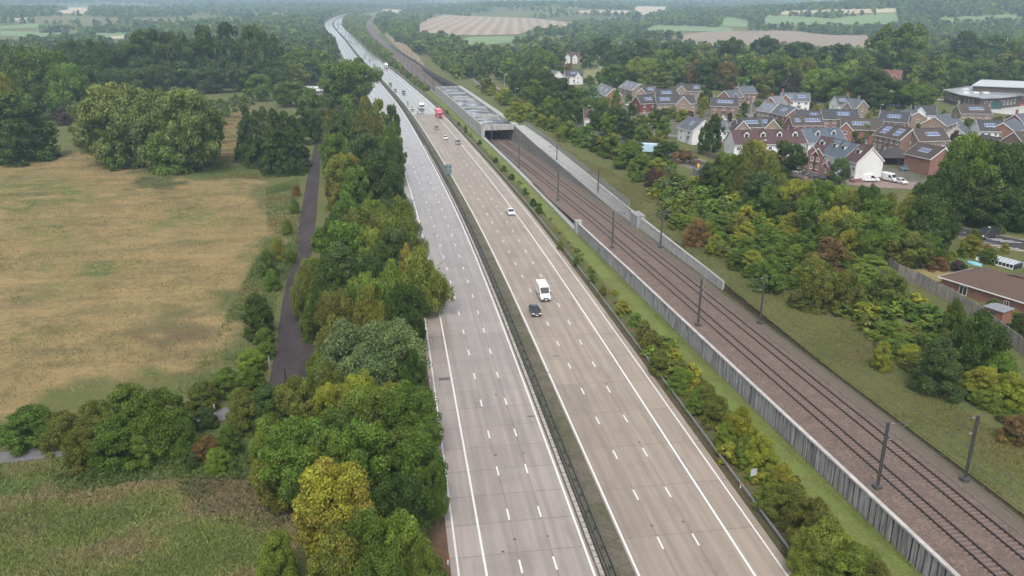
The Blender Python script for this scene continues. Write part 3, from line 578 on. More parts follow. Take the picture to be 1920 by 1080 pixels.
# ------------------------------------------------------------------ trees and shrubs
def foliage_mat(name, attr=None):
    m, nodes, L, b = new_mat(name)
    t = N(nodes, 'ShaderNodeAttribute', attribute_name='tint'); a = N(nodes, 'ShaderNodeAttribute', attribute_name='turn')
    if attr: base = N(nodes, 'ShaderNodeAttribute', attribute_name=attr).outputs['Color']; al = 0.06
    else: oi = N(nodes, 'ShaderNodeObjectInfo'); base = oi.outputs['Color']; al = oi.outputs['Alpha']
    v = math_n(nodes, L, 'ADD', math_n(nodes, L, 'MULTIPLY', t.outputs['Fac'], .9), .55)
    cc = N(nodes, 'ShaderNodeCombineColor')
    for k in range(3): L.new(v, cc.inputs[k])
    c = mixc(nodes, L, 1.0, base, cc.outputs[0], 'MULTIPLY')
    g = N(nodes, 'ShaderNodeNewGeometry'); n = noise(nodes, L, g.outputs['Position'], .35, 3, .6)
    c = mixc(nodes, L, math_n(nodes, L, 'MULTIPLY', ramp(nodes, L, n, .4, .7), .4), c, mixc(nodes, L, 1.0, c, (1.28, 1.1, .72), 'MULTIPLY'))
    sel = math_n(nodes, L, 'LESS_THAN', a.outputs['Fac'], al)
    c = mixc(nodes, L, sel, c, mixc(nodes, L, t.outputs['Fac'], (.21, .175, .03), (.29, .25, .05)))
    L.new(c, b.inputs['Base Color']); b.inputs['Roughness'].default_value = .55; b.inputs['Specular IOR Level'].default_value = .2
    tr = N(nodes, 'ShaderNodeBsdfTranslucent'); L.new(c, tr.inputs[0]); ms = N(nodes, 'ShaderNodeMixShader'); ms.inputs[0].default_value = .3
    L.new(b.outputs[0], ms.inputs[1]); L.new(tr.outputs[0], ms.inputs[2]); L.new(ms.outputs[0], nodes['Material Output'].inputs[0])
    return m
M_LEAF = foliage_mat('foliage'); M_MASS = foliage_mat('foliage_mass', 'fcol')
M_BARK = mat('bark', (.09, .075, .06), .95, .4, 4)
def crown_arrays(seed, shape, nclump, nleaf, leaf):
    r = np.random.default_rng(seed); C = []
    lob = r.uniform(0, 6.28, 3); amp = r.uniform(.06, .16, 3)
    while len(C) < nclump:
        u = r.uniform(0, 1); th = r.uniform(0, 6.283)
        if shape == 'round': z0 = .12; prof = .5 * math.sqrt(max(0, 1 - ((u - .48) / .54) ** 2)) ** .8
        elif shape == 'dome': z0 = 0; prof = .5 * max(0, 1 - (u / 1.02) ** 2.2) ** .5
        elif shape == 'tall': z0 = .08; prof = .5 * (max(0, 1 - ((u - .42) / .6) ** 2)) ** .5
        elif shape == 'weep': z0 = .10; prof = .5 * min(1, (1 - u) * 1.6 + .12) * min(1, u * 3 + .4)
        elif shape == 'cone': z0 = .04; prof = .5 * (1 - u) ** .72 + .02
        elif shape == 'spread': z0 = .3; prof = .5 * math.sqrt(max(0, 1 - ((u - .3) / .72) ** 2))
        prof *= 1 + amp[0] * math.sin(th + lob[0]) + amp[1] * math.sin(2 * th + lob[1] + u * 3) + amp[2] * math.sin(3 * th + lob[2] + u * 5)
        if r.uniform() > (prof / .5) ** .8 + .08: continue
        rr = prof * (1 - .55 * r.uniform() ** 2.2); rc = r.uniform(.075, .15) * (1.0 if shape != 'cone' else .7) * (1 if nclump > 30 else 1.35)
        C.append((max(rr - rc * .6, 0) * math.cos(th), max(rr - rc * .6, 0) * math.sin(th), z0 + u * (1 - z0 - .05), rc, r.uniform(), r.uniform()))
    C = np.array(C); k = np.repeat(np.arange(nclump), max(1, nleaf // nclump)); n = len(k); c = C[k]
    d = r.normal(size=(n, 3)); d[:, 2] += .25; d /= np.linalg.norm(d, axis=1)[:, None]
    rad = c[:, 3:4] * r.uniform(.55, 1.12, (n, 1)); sc = np.array([1, 1, .75 if shape not in ('weep', 'cone') else 1.25])
    if shape == 'cone': sc = np.array([1.35, 1.35, .5])
    pos = c[:, :3] + d * rad * sc
    if shape == 'weep': pos[:, 2] -= r.uniform(0, .1, n) ** 1.0 * (np.hypot(pos[:, 0], pos[:, 1]) / .5)
    if shape == 'cone': pos[:, 2] -= .18 * (np.hypot(pos[:, 0], pos[:, 1]) / .5) ** 1.3
    pos[:, 2] = np.clip(pos[:, 2], 0.01, 1.03)
    nr = d + .75 * r.normal(size=(n, 3)); nr /= np.linalg.norm(nr, axis=1)[:, None]
    t1 = np.cross(nr, r.normal(size=(n, 3)))
    if shape == 'weep': t1 = np.array([0, 0, -1.0]) + .45 * r.normal(size=(n, 3)); t1 -= nr * (t1 * nr).sum(1)[:, None]
    t1 /= np.linalg.norm(t1, axis=1)[:, None] + 1e-9; t2 = np.cross(nr, t1); s = leaf * r.uniform(.6, 1.35, (n, 1))
    a = s * (1.15 if shape != 'weep' else 1.6); bb = s * (.62 if shape != 'weep' else .4)
    V = np.stack([pos - t1 * a, pos + t2 * bb - nr * s * .18, pos + t1 * a, pos - t2 * bb - nr * s * .18], 1)
    tint = np.clip(.55 * c[:, 4] + .45 * r.uniform(size=n), 0, 1); turn = np.clip(c[:, 5] * .8 + .2 * r.uniform(size=n), 0, 1)
    return V, tint, turn
def quad_mesh(name, V, m, attrs):
    n = len(V); me = bpy.data.meshes.new(name); me.vertices.add(4 * n); me.vertices.foreach_set('co', V.astype(np.float32).ravel())
    me.loops.add(4 * n); me.loops.foreach_set('vertex_index', np.arange(4 * n, dtype=np.int32)); me.polygons.add(n)
    me.polygons.foreach_set('loop_start', np.arange(0, 4 * n, 4, dtype=np.int32))
    me.update(calc_edges=True)
    for k, v in attrs.items():
        if v.ndim == 1: me.attributes.new(k, 'FLOAT', 'FACE').data.foreach_set('value', v.astype(np.float32))
        else: me.attributes.new(k, 'FLOAT_COLOR', 'FACE').data.foreach_set('color', np.concatenate([v, np.ones((n, 1))], 1).astype(np.float32).ravel())
    me.materials.append(m); me.update(); return me
LOD = [(100, 32000, .0145), (80, 19000, .0185), (60, 8000, .028), (34, 1700, .056), (16, 300, .118), (28, 850, .078), (13, 140, .17), (10, 72, .24)]
PROTO = {}
def proto(shape, lod, k):
    key = (shape, lod, k)
    if key not in PROTO:
        nc, nl, ls = LOD[lod]; sd = 1000 * lod + 37 * k + sum(map(ord, shape))
        V, t, u = crown_arrays(sd, shape, nc, nl, ls); PROTO[key] = (V, t, u, [None])
    return PROTO[key]
def crown_mesh(shape, lod, k):
    p = proto(shape, lod, k)
    if p[3][0] is None: p[3][0] = quad_mesh('crown_' + shape, p[0], M_LEAF, {'tint': p[1], 'turn': p[2]})
    return p[3][0]
TRUNK = {}
def trunk_mesh(shape, k):
    key = (shape, k)
    if key not in TRUNK:
        r = random.Random(k + len(shape)); mb = MB(); top = .85 if shape in ('cone', 'weep', 'tall') else .6
        p = (0, 0, -.02); rad = .028
        for q in range(4):
            p2 = (p[0] + r.uniform(-.02, .02), p[1] + r.uniform(-.02, .02), top * (q + 1) / 4); mb.bar(p, p2, rad, 7, rad * .72, cap=False)
            if q:
                for _ in range(2):
                    a = r.uniform(0, 6.28); l = r.uniform(.18, .36); e = (p2[0] + l * math.cos(a), p2[1] + l * math.sin(a), p2[2] + r.uniform(.1, .25)); mb.bar(p2, e, rad * .5, 5, .004, cap=False)
            p = p2; rad *= .72
        TRUNK[key] = mb.build('trunk', M_BARK); bpy.data.objects.remove(TRUNK[key].id_data if False else TRUNK[key]) if False else None
        o = TRUNK[key]; me = o.data; bpy.data.objects.remove(o); TRUNK[key] = me
    return TRUNK[key]
COLS = {'d': ((.052, .085, .018), 'dark green'), 'm': ((.094, .148, .022), 'mid green'), 'l': ((.135, .19, .028), 'light green'), 'y': ((.21, .225, .026), 'yellow-green'), 'Y': ((.31, .28, .04), 'golden yellow'), 'w': ((.145, .188, .052), 'pale green'),
        'o': ((.30, .16, .035), 'orange'), 'b': ((.165, .105, .042), 'rusty brown'), 'g': ((.118, .165, .062), 'grey-green'), 'u': ((.066, .104, .03), 'deep green'), 'v': ((.122, .142, .027), 'olive green'), 'p': ((.08, .055, .047), 'purple-brown')}
PLANTS = []          # (object, kind word, colour word, place, distance)
rt = random.Random(11)
def lod_of(zc): return 0 if zc < 135 else 1 if zc < 260 else 2 if zc < 520 else 3 if zc < 1100 else 4
def jitter(c, r): 
    f = r.uniform(.85, 1.18); return tuple(min(1, x * f * r.uniform(.92, 1.08)) for x in c)
def plant(b, h, w, col, shape='round', place='', turn=None, wood=True, kind=None, lodd=0):
    """one tree (trunk and crown) or one shrub standing at b"""
    zc = depth(b); lod = min(4, lod_of(zc) + lodd); lod = max(0, lod - (1 if w > 13 and zc < 700 else 0)); c, cw = COLS[col]; k = rt.randrange(4 if lod < 3 else 6)
    tree = wood and h > 4.5
    turn = turn if turn is not None else {'y': .12, 'Y': .3, 'v': .06, 'l': .04, 'b': .12}.get(col, .015)
    kind = kind or ('conifer' if shape == 'cone' else 'birch' if shape == 'weep' else 'tree' if tree else 'shrub')
    name = {'conifer': 'conifer_tree', 'birch': 'birch_tree', 'tree': 'broadleaf_tree', 'shrub': 'shrub'}.get(kind, kind)
    rz = rt.uniform(0, 6.28); sc = (w * 1.06, w * 1.06, h * 1.0); cm = crown_mesh(shape, lod, k)
    if tree and zc < 560:
        o = empty(name, b, rz); cr = bpy.data.objects.new('crown', cm); COL.objects.link(cr); cr.parent = o; cr.scale = sc
        tr = bpy.data.objects.new('trunk', trunk_mesh(shape, k)); COL.objects.link(tr); tr.parent = o; tr.scale = (h * .9, h * .9, h)
    else:
        o = bpy.data.objects.new(name, cm); COL.objects.link(o); o.location = tuple(b); o.rotation_euler = (0, 0, rz); o.scale = sc; cr = o
    cr.color = (*jitter(c, rt), turn)
    size = 'small ' if (h < 7 if tree else h < 2.2) else 'large ' if (h > 13 if tree else h > 4) else ''
    PLANTS.append((o, kind, size + cw, place, zc)); return o
def height_to(b, ytop):
    lo, hi = .3, 45
    for _ in range(30):
        m = (lo + hi) / 2
        if proj((b[0], b[1], b[2] + m))[1] > ytop: lo = m
        else: hi = m
    return lo
def T(x, ytop, ybase, wpx, col, place, shape='round', turn=None, wood=True, kind=None, lodd=0):
    b = G(x, ybase); h = height_to(b, ytop); wpx = wpx * (1.25 if shape == 'weep' else 1); return plant(b, h, wpx * (depth(b) - 6) / F, col, shape, place, turn, wood, kind, lodd)
def pick(s, r): return s[r.randrange(len(s))]
def spots(poly, spacing, r, tries=9000, world=False):
    p = poly if world else gpoly(poly); xs = [q[0] for q in p]; ys = [q[1] for q in p]; x0, x1, y0, y1 = min(xs), max(xs), min(ys), max(ys)
    out = []; cell = {}; n = min(tries, int((x1 - x0) * (y1 - y0) / spacing ** 2 * 6) + 50)
    X = np.array([r.uniform(x0, x1) for _ in range(n)]); Y = np.array([r.uniform(y0, y1) for _ in range(n)]); ok = inpoly(X, Y, p)
    for x, y in zip(X[ok], Y[ok]):
        i, j = int(x // spacing), int(y // spacing); bad = False
        for a in (-1, 0, 1):
            for b in (-1, 0, 1):
                for q in cell.get((i + a, j + b), ()):
                    if (q[0] - x) ** 2 + (q[1] - y) ** 2 < spacing ** 2: bad = True
        if not bad: cell.setdefault((i, j), []).append((x, y)); out.append((x, y))
    return out
class Mass:
    """plants nobody could count, kept as one object"""
    def __init__(s): s.V = []; s.t = []; s.u = []; s.c = []
    def add(s, b, h, w, col, shape='round', lod=None):
        zc = depth(b); lod = (5 if w < 6 else 3) if zc < 420 else 5 if zc < 720 else 4 if zc < 1250 else 6 if zc < 2600 else 7; V, t, u, _ = proto(shape, lod, rt.randrange(6)); a = rt.uniform(0, 6.28); ca, sa = math.cos(a), math.sin(a)
        x = (V[..., 0] * ca - V[..., 1] * sa) * w + b[0]; y = (V[..., 0] * sa + V[..., 1] * ca) * w + b[1]; z = V[..., 2] * h + b[2]
        s.V.append(np.stack([x, y, z], -1).astype(np.float32)); s.t.append(t); s.u.append(u); s.c.append(np.tile(np.array(jitter(COLS[col][0], rt), dtype=np.float32), (len(t), 1)))
    def build(s, name, label, cat):
        if not s.V: return
        me = quad_mesh(name, np.concatenate(s.V), M_MASS, {'tint': np.concatenate(s.t), 'turn': np.concatenate(s.u), 'fcol': np.concatenate(s.c)})
        s.V = s.t = s.u = s.c = None
        o = bpy.data.objects.new(name, me); COL.objects.link(o); return tag(o, label, cat, kind='stuff')
def scatter(poly, spacing, hr, wr, pal, place, shapes=('round',), n_ind=0, mass=None, r=None, wood=True, keep=None, kind=None, world=False):
    r = r or random.Random(len(place) + int(spacing * 10)); pts = spots(poly, spacing, r, world=world); pts.sort(key=lambda q: q[0] ** 2 + q[1] ** 2); i = 0
    for x, y in pts:
        if keep and not keep(x, y): continue
        h = r.uniform(*hr); w = h * r.uniform(*wr); c = pick(pal, r); s = pick(shapes, r); b = on(x, y)
        if i < n_ind: plant(b, h, w, c, s, place, wood=wood, kind=kind)
        elif mass is not None: mass.add(b, h, w, c, s)
        i += 1
# --- the belt between the lane and the motorway, near to far
BELT = 'in the belt between lane and motorway'
for a in [(634, 872, 1050, 160, 'y', 'round', .25), (645, 985, 1150, 125, 'v', 'dome', .35), (527, 993, 1105, 80, 'l', 'dome'), (700, 955, 1130, 110, 'm'), (757, 900, 1040, 110, 'd'), (757, 962, 1110, 120, 'l', 'dome'), (795, 1025, 1150, 90, 'm', 'dome'), (720, 1035, 1180, 100, 'm'),
          (783, 822, 950, 105, 'm'), (690, 800, 955, 130, 'm'), (752, 795, 930, 110, 'm'), (571, 788, 955, 140, 'm', 'spread'), (512, 780, 880, 78, 'l', 'dome'), (530, 842, 955, 95, 'v'), (620, 815, 960, 110, 'm'), (590, 880, 1000, 80, 'd'), (820, 868, 985, 42, 'm'),
          (770, 722, 850, 115, 'm'), (700, 730, 850, 120, 'l'), (640, 765, 880, 110, 'm'), (632, 722, 820, 75, 'y', 'round', .3), (680, 700, 800, 80, 'y'), (735, 722, 800, 60, 'y'), (622, 680, 790, 66, 'v'), (505, 722, 800, 80, 'u', 'dome'), (560, 708, 805, 90, 'v', 'dome'), (458, 727, 810, 66, 'v', 'dome'), (720, 780, 850, 50, 'Y', 'round', .4), (800, 790, 880, 60, 'm'),
          (655, 602, 755, 135, 'g'), (735, 606, 745, 125, 'g'), (780, 655, 760, 60, 'd'), (600, 660, 740, 50, 'l', 'dome'), (690, 655, 770, 110, 'g'),
          (640, 545, 690, 72, 'v', 'round', .2), (700, 540, 690, 75, 'v', 'weep'), (758, 535, 670, 85, 'd'), (753, 592, 655, 36, 'Y', 'round', .8), (780, 600, 660, 45, 'd'),
          (578, 495, 595, 50, 'v', 'weep'), (585, 570, 635, 46, 'm', 'dome'), (622, 482, 610, 70, 'd'), (685, 508, 620, 62, 'l'), (655, 540, 640, 50, 'm'), (610, 540, 640, 50, 'd'),
          (790, 468, 595, 78, 'l', 'weep'), (740, 490, 600, 66, 'l', 'weep'), (700, 470, 570, 60, 'd'), (810, 490, 570, 36, 'v', 'weep'),
          (640, 458, 560, 92, 'u'), (655, 413, 525, 84, 'm'), (700, 425, 530, 60, 'l'), (745, 425, 530, 66, 'u'), (765, 458, 540, 32, 'Y', 'dome', .6), (720, 455, 550, 60, 'd'), (590, 480, 555, 44, 'l'),
          (752, 372, 500, 70, 'l', 'weep'), (770, 376, 500, 50, 'v', 'weep'), (655, 362, 480, 72, 'm'), (668, 392, 490, 60, 'v'), (708, 370, 480, 62, 'l'), (635, 395, 480, 50, 'd'), (600, 426, 465, 30, 'm', 'dome'), (720, 400, 500, 55, 'v'),
          (650, 286, 395, 66, 'v', 'round', .3), (630, 310, 395, 40, 'v'), (715, 282, 395, 85, 'd'), (672, 310, 405, 60, 'm'), (735, 300, 400, 50, 'd'),
          (690, 248, 350, 72, 'u'), (632, 248, 345, 52, 'm'), (735, 238, 340, 50, 'm'), (655, 265, 345, 45, 'm'), (740, 260, 350, 40, 'd'), (645, 210, 310, 46, 'u'), (690, 186, 300, 60, 'v', 'weep'), (714, 220, 290, 22, 'Y', 'round', .5), (715, 185, 285, 46, 'v'),
          (742, 226, 320, 34, 'm'), (735, 198, 285, 32, 'd'), (672, 226, 300, 42, 'm'), (625, 205, 290, 36, 'v'), (705, 205, 290, 40, 'm'), (655, 180, 262, 36, 'm'), (620, 190, 260, 36, 'd')]:
    T(a[0], a[1], a[2], a[3], a[4], BELT, a[5] if len(a) > 5 else pick(('round', 'dome', 'round'), rt), a[6] if len(a) > 6 else None)
T(655, 107, 205, 100, 'm', 'standing alone left of the motorway', 'round')
# --- left of the lane
LEFT = 'at the edge of the straw field'
for a in [(225, 153, 312, 130, 'w', 'round'), (295, 158, 318, 100, 'w', 'round'), (362, 162, 322, 110, 'w', 'round'), (330, 205, 322, 90, 'm', 'dome'), (235, 230, 315, 70, 'm', 'dome'), (395, 185, 312, 60, 'm'), (180, 185, 285, 50, 'l', 'dome'),
          (38, 178, 300, 140, 'd', 'dome'), (12, 132, 262, 64, 'y'), (80, 225, 295, 60, 'd', 'dome'),
          (470, 194, 305, 56, 'd', 'cone'), (522, 198, 325, 62, 'd', 'cone'), (548, 230, 325, 60, 'd', 'cone'), (570, 188, 270, 50, 'd', 'cone'), (500, 196, 290, 50, 'd', 'cone'), (540, 205, 316, 70, 'd', 'cone'), (488, 205, 312, 60, 'd', 'cone'), (556, 212, 312, 60, 'd', 'cone'), (512, 225, 326, 60, 'd', 'cone'), (458, 225, 300, 40, 'm', 'cone'), (595, 200, 268, 42, 'd'), (590, 165, 235, 46, 'm'), (488, 138, 190, 48, 'm'), (545, 152, 200, 60, 'm')]:
    T(a[0], a[1], a[2], a[3], a[4], LEFT, a[5] if len(a) > 5 else 'round')
SH = 'along the tarmac lane'
for a in [(488, 553, 632, 62, 'd', 'dome'), (497, 615, 645, 40, 'm', 'dome'), (522, 445, 490, 28, 'y', 'dome'), (505, 470, 520, 36, 'm', 'dome'), (540, 410, 440, 22, 'l', 'dome'), (553, 370, 400, 20, 'm', 'dome'), (510, 505, 545, 34, 'm', 'dome'), (470, 655, 700, 60, 'l', 'dome'), (500, 640, 670, 40, 'm', 'dome'), (545, 470, 495, 20, 'm', 'dome'), (556, 345, 368, 16, 'b', 'dome'),
          (430, 690, 740, 60, 'l', 'dome'), (385, 715, 770, 60, 'v', 'dome'), (480, 690, 735, 50, 'm', 'dome'), (598, 430, 470, 30, 'm', 'dome'), (603, 640, 672, 30, 'v', 'dome')]:
    T(a[0], a[1], a[2], a[3], a[4], SH, a[5], wood=False)
HG = 'in the hedge across the lower field'
for a in [(60, 765, 828, 110, 'm', 'dome'), (130, 770, 840, 80, 'v', 'dome'), (190, 750, 836, 80, 'v', 'dome'), (245, 718, 820, 100, 'm', 'dome'), (310, 728, 850, 110, 'm', 'dome'), (230, 785, 862, 120, 'm', 'dome'), (165, 800, 870, 70, 'v', 'dome'), (265, 745, 800, 40, 'b', 'dome'), (345, 770, 850, 60, 'm', 'dome'), (195, 835, 868, 40, 'b', 'dome'), (-30, 778, 832, 70, 'm', 'dome'), (395, 815, 860, 44, 'b', 'dome'), (375, 830, 860, 30, 'b', 'dome'), (385, 765, 800, 50, 'u', 'dome'),
          (435, 800, 850, 50, 'm', 'dome'), (360, 845, 880, 30, 'u', 'dome'), (410, 840, 885, 50, 'l', 'dome'), (290, 770, 860, 80, 'm', 'dome')]:
    T(a[0], a[1], a[2], a[3], a[4], HG, a[5], wood=False)
# --- shrubs on the verge between barrier and railway
VG = 'on the verge beside the crash barrier'
for a in [(1222, 620, 660, 46, 'v'), (1205, 600, 640, 30, 'v'), (1165, 562, 592, 26, 'y'), (1240, 660, 700, 50, 'v'), (1275, 690, 735, 50, 'l'), (1315, 715, 770, 60, 'v'), (1345, 745, 800, 56, 'v'), (1385, 765, 840, 66, 'y'), (1425, 815, 880, 62, 'y'), (1460, 870, 930, 60, 'y'), (1480, 905, 975, 80, 'v'), (1440, 900, 960, 46, 'v'), (1515, 930, 1030, 90, 'v'), (1545, 975, 1080, 110, 'l'), (1505, 990, 1070, 70, 'l'), (1600, 1025, 1120, 110, 'l'), (1190, 585, 615, 24, 'l'), (1395, 820, 875, 50, 'l'), (1360, 790, 840, 50, 'l'), (1300, 730, 775, 40, 'l'), (1640, 1060, 1150, 90, 'v'),
          (1130, 535, 556, 18, 'v'), (1110, 512, 532, 16, 'v'), (1080, 480, 500, 14, 'm'), (1050, 450, 468, 14, 'v'), (1010, 385, 402, 14, 'm'), (1000, 372, 388, 14, 'd'), (985, 352, 367, 12, 'm'), (960, 325, 338, 12, 'd'), (945, 310, 323, 12, 'm'), (930, 295, 306, 11, 'd'), (900, 262, 272, 9, 'd'), (873, 235, 250, 6, 'd'), (882, 248, 257, 7, 'y'), (860, 228, 237, 8, 'm'), (838, 206, 214, 8, 'm')]:
    T(a[0], a[1], a[2], a[3], a[4], VG, 'dome', wood=False)
# --- right of the railway: thicket, hedge and trees
m_tk = Mass()
TK = 'in the thicket on the railway slope'
scatter([(1228, 335), (1290, 350), (1340, 350), (1470, 415), (1600, 480), (1655, 520), (1600, 560), (1500, 560), (1420, 525), (1330, 470), (1262, 430), (1225, 370)], 3.4, (2.4, 4.4), (1.2, 1.7), 'mlymmllyvmgm', TK, ('dome',), 62, m_tk, wood=False, r=random.Random(4))
for a in [(1545, 445, 520, 75, 'b'), (1520, 480, 545, 60, 'v'), (1390, 405, 440, 36, 'v'), (1305, 410, 460, 50, 'b'), (1235, 318, 350, 36, 'b'), (1222, 315, 350, 30, 'p'), (1340, 440, 475, 36, 'y'), (1410, 470, 510, 44, 'y'), (1325, 415, 450, 32, 'y'), (1480, 400, 440, 50, 'y'), (1500, 540, 575, 50, 'v'), (1440, 478, 545, 60, 'm'), (1580, 505, 580, 60, 'v'), (1530, 500, 580, 66, 'v')]:
    T(a[0], a[1], a[2], a[3], a[4], TK, 'dome', wood=False)
LT = 'on the low bank below the timber fence'
scatter([(1525, 545), (1620, 515), (1690, 560), (1800, 635), (1930, 740), (1930, 840), (1840, 765), (1790, 725), (1720, 695), (1655, 660), (1595, 605)], 2.5, (1.3, 2.7), (1.6, 2.3), 'mlymmvlm', LT, ('dome',), 30, m_tk, wood=False, r=random.Random(9))
for a in [(1770, 625, 690, 60, 'v'), (1820, 585, 710, 100, 'd'), (1745, 630, 735, 90, 'u'), (1870, 660, 730, 70, 'm'), (1840, 690, 745, 80, 'y'), (1890, 700, 760, 70, 'y'), (1905, 780, 830, 60, 'b'), (1660, 505, 570, 70, 'v'), (1780, 560, 640, 44, 'm'), (1650, 640, 690, 40, 'y'), (1905, 590, 640, 50, 'd'),]:
    T(a[0], a[1], a[2], a[3], a[4], LT, 'dome', wood=False)
m_tk.build('scrub', 'tangled bushes filling the bank between the tracks and the houses', 'bushes')
ST = 'in the tree strip behind the grey fence'
for a in [(1335, 300, 352, 40, 'm'), (1360, 285, 372, 56, 'm'), (1395, 265, 375, 60, 'v', 'weep'), (1412, 262, 340, 52, 'y'), (1440, 290, 385, 50, 'v', 'weep'), (1330, 305, 360, 40, 'd'), (1420, 320, 395, 60, 'u'), (1450, 345, 410, 60, 'm'), (1490, 335, 415, 60, 'y'), (1530, 335, 425, 66, 'm'), (1565, 345, 430, 56, 'l'), (1590, 355, 440, 50, 'v'), (1475, 375, 430, 50, 'd'), (1620, 345, 445, 50, 'd'), (1640, 370, 455, 66, 'm'),
          (1600, 395, 480, 70, 'l'), (1560, 385, 470, 70, 'y'), (1650, 405, 490, 80, 'm'), (1690, 370, 470, 66, 'v', 'weep'), (1725, 365, 480, 80, 'd'), (1750, 395, 480, 66, 'd'), (1680, 430, 500, 90, 'v'), (1630, 430, 500, 60, 'm'), (1730, 430, 490, 60, 'm'), (1590, 430, 490, 44, 'y', 'dome'), (1660, 365, 440, 50, 'v', 'weep'), (1515, 370, 450, 56, 'm'), (1710, 445, 500, 70, 'v'), (1545, 415, 480, 50, 'm', 'dome')]:
    T(a[0], a[1], a[2], a[3], a[4], ST, a[5] if len(a) > 5 else 'round')
BT = 'beside the main road east of the estate'
for a in [(1800, 255, 410, 110, 'm'), (1850, 265, 415, 110, 'd'), (1770, 300, 420, 70, 'd'), (1900, 270, 420, 90, 'd'), (1740, 330, 425, 60, 'd'), (1790, 340, 416, 90, 'd'), (1850, 345, 426, 90, 'd'), (1905, 350, 433, 80, 'd'), (1720, 345, 408, 44, 'v'), (1760, 350, 414, 60, 'd'), (1825, 355, 422, 70, 'u', 'dome'), (1880, 355, 430, 80, 'd', 'dome')]:
    T(a[0], a[1], a[2], a[3], a[4], BT, a[5] if len(a) > 5 else 'round')
ET = 'among the estate houses'
for a in [(1475, 265, 335, 66, 'd'), (1412, 290, 330, 40, 'y'), (1573, 295, 345, 36, 'g'), (1335, 215, 285, 30, 'd', 'tall'), (1320, 230, 290, 24, 'd', 'tall'), (1620, 232, 268, 30, 'l', 'tall'), (1600, 240, 268, 20, 'm'), (1155, 168, 215, 20, 'm', 'tall'), (1105, 158, 205, 36, 'g'), (1245, 220, 260, 26, 'm'), (1250, 265, 300, 60, 'd', 'dome'), (1285, 280, 305, 50, 'b', 'dome'), (1240, 275, 300, 40, 'm', 'dome'),
          (1160, 205, 250, 44, 'd'), (1200, 215, 255, 36, 'v'), (1220, 210, 240, 30, 'l', 'dome'), (1260, 200, 222, 24, 'l', 'dome'), (1280, 205, 225, 24, 'y', 'dome'), (1320, 180, 205, 20, 'y', 'dome'), (1368, 210, 228, 10, 'd'), (1325, 165, 196, 26, 'd', 'dome'), (1790, 245, 270, 20, 'p'), (1812, 222, 250, 22, 'm'), (1532, 196, 212, 26, 'y', 'dome'), (1674, 200, 214, 10, 'y', 'cone'), (1710, 222, 240, 16, 'd'), (1745, 215, 235, 14, 'd'), (1460, 228, 245, 14, 'm'), (1428, 230, 247, 14, 'd'), (1185, 195, 216, 20, 'd', 'dome'), (1390, 210, 225, 22, 'd', 'dome'), (1650, 238, 275, 14, 'm'), (1870, 245, 270, 14, 'd'), (1770, 262, 285, 20, 'p', 'dome')]:
    T(a[0], a[1], a[2], a[3], a[4], ET, a[5] if len(a) > 5 else 'round', lodd=0)
HR = 'in the hedgerow between slope and main road'
r = random.Random(21); hp = [(905, 158), (935, 178), (960, 192), (985, 208), (1010, 222), (1035, 236), (1060, 248), (1085, 258), (1110, 270), (1135, 280), (1160, 290), (1185, 302), (1210, 312), (1235, 325), (1262, 340)]
for k in range(len(hp) - 1):
    for q in (0, .35, .7):
        x = hp[k][0] + (hp[k + 1][0] - hp[k][0]) * q; y = hp[k][1] + (hp[k + 1][1] - hp[k][1]) * q
        hgt = 20 + 12 * (k / 14) + r.uniform(-4, 6); T(x + r.uniform(-4, 4), y - hgt + 8, y + 8 + r.uniform(-3, 3), hgt * r.uniform(1.0, 1.4), pick('mmlyvdmg' if k > 4 else 'yvlyv', r), HR, 'dome', wood=False)
for a in [(1200, 290, 330, 50, 'm'), (1180, 262, 315, 66, 'm'), (1145, 250, 295, 50, 'l'), (1100, 235, 275, 44, 'm'), (1065, 225, 265, 40, 'l'), (970, 190, 228, 40, 'y'), (1090, 255, 275, 26, 'm'), (1195, 320, 340, 26, 'm'), (1255, 300, 330, 36, 'm')]:
    T(a[0], a[1], a[2], a[3], a[4], HR, 'dome', wood=False)
for a in [(1035, 178, 232, 40, 'm'), (1062, 190, 238, 40, 'd'), (1095, 182, 232, 44, 'm'), (1120, 196, 246, 40, 'd'), (1140, 210, 256, 36, 'm'), (1045, 160, 205, 40, 'd'), (1085, 165, 200, 36, 'm'), (1020, 165, 215, 46, 'd'), (1175, 222, 262, 36, 'd'), (1205, 232, 268, 36, 'm'), (1232, 246, 280, 30, 'v'), (1000, 150, 200, 44, 'm'), (975, 130, 180, 44, 'd'), (1150, 200, 240, 40, 'd'), (1130, 180, 215, 26, 'm'), (1230, 205, 240, 30, 'd')]:
    T(a[0], a[1], a[2], a[3], a[4], 'between side road and first houses', 'round')
m_vg = Mass(); r = random.Random(77)
for y in np.arange(50, 330, .8):
    for _ in range(2 if y < 130 else 1):
        t_ = r.uniform(20.3, 24.3) if y < 140 else r.uniform(20.5, 22.5); x = off_line('m', t_, np.array([y]))[0]; h = r.uniform(.7, 2.3) * (1 if y < 120 else .5)
        if r.random() < (.75 if y < 120 else .3): m_vg.add(on(x, y), h, h * r.uniform(1.1, 1.8), pick('vyyvylvl', r), 'dome')
m_vg.build('scrub', 'low olive scrub filling the verge behind the crash barrier', 'bushes')
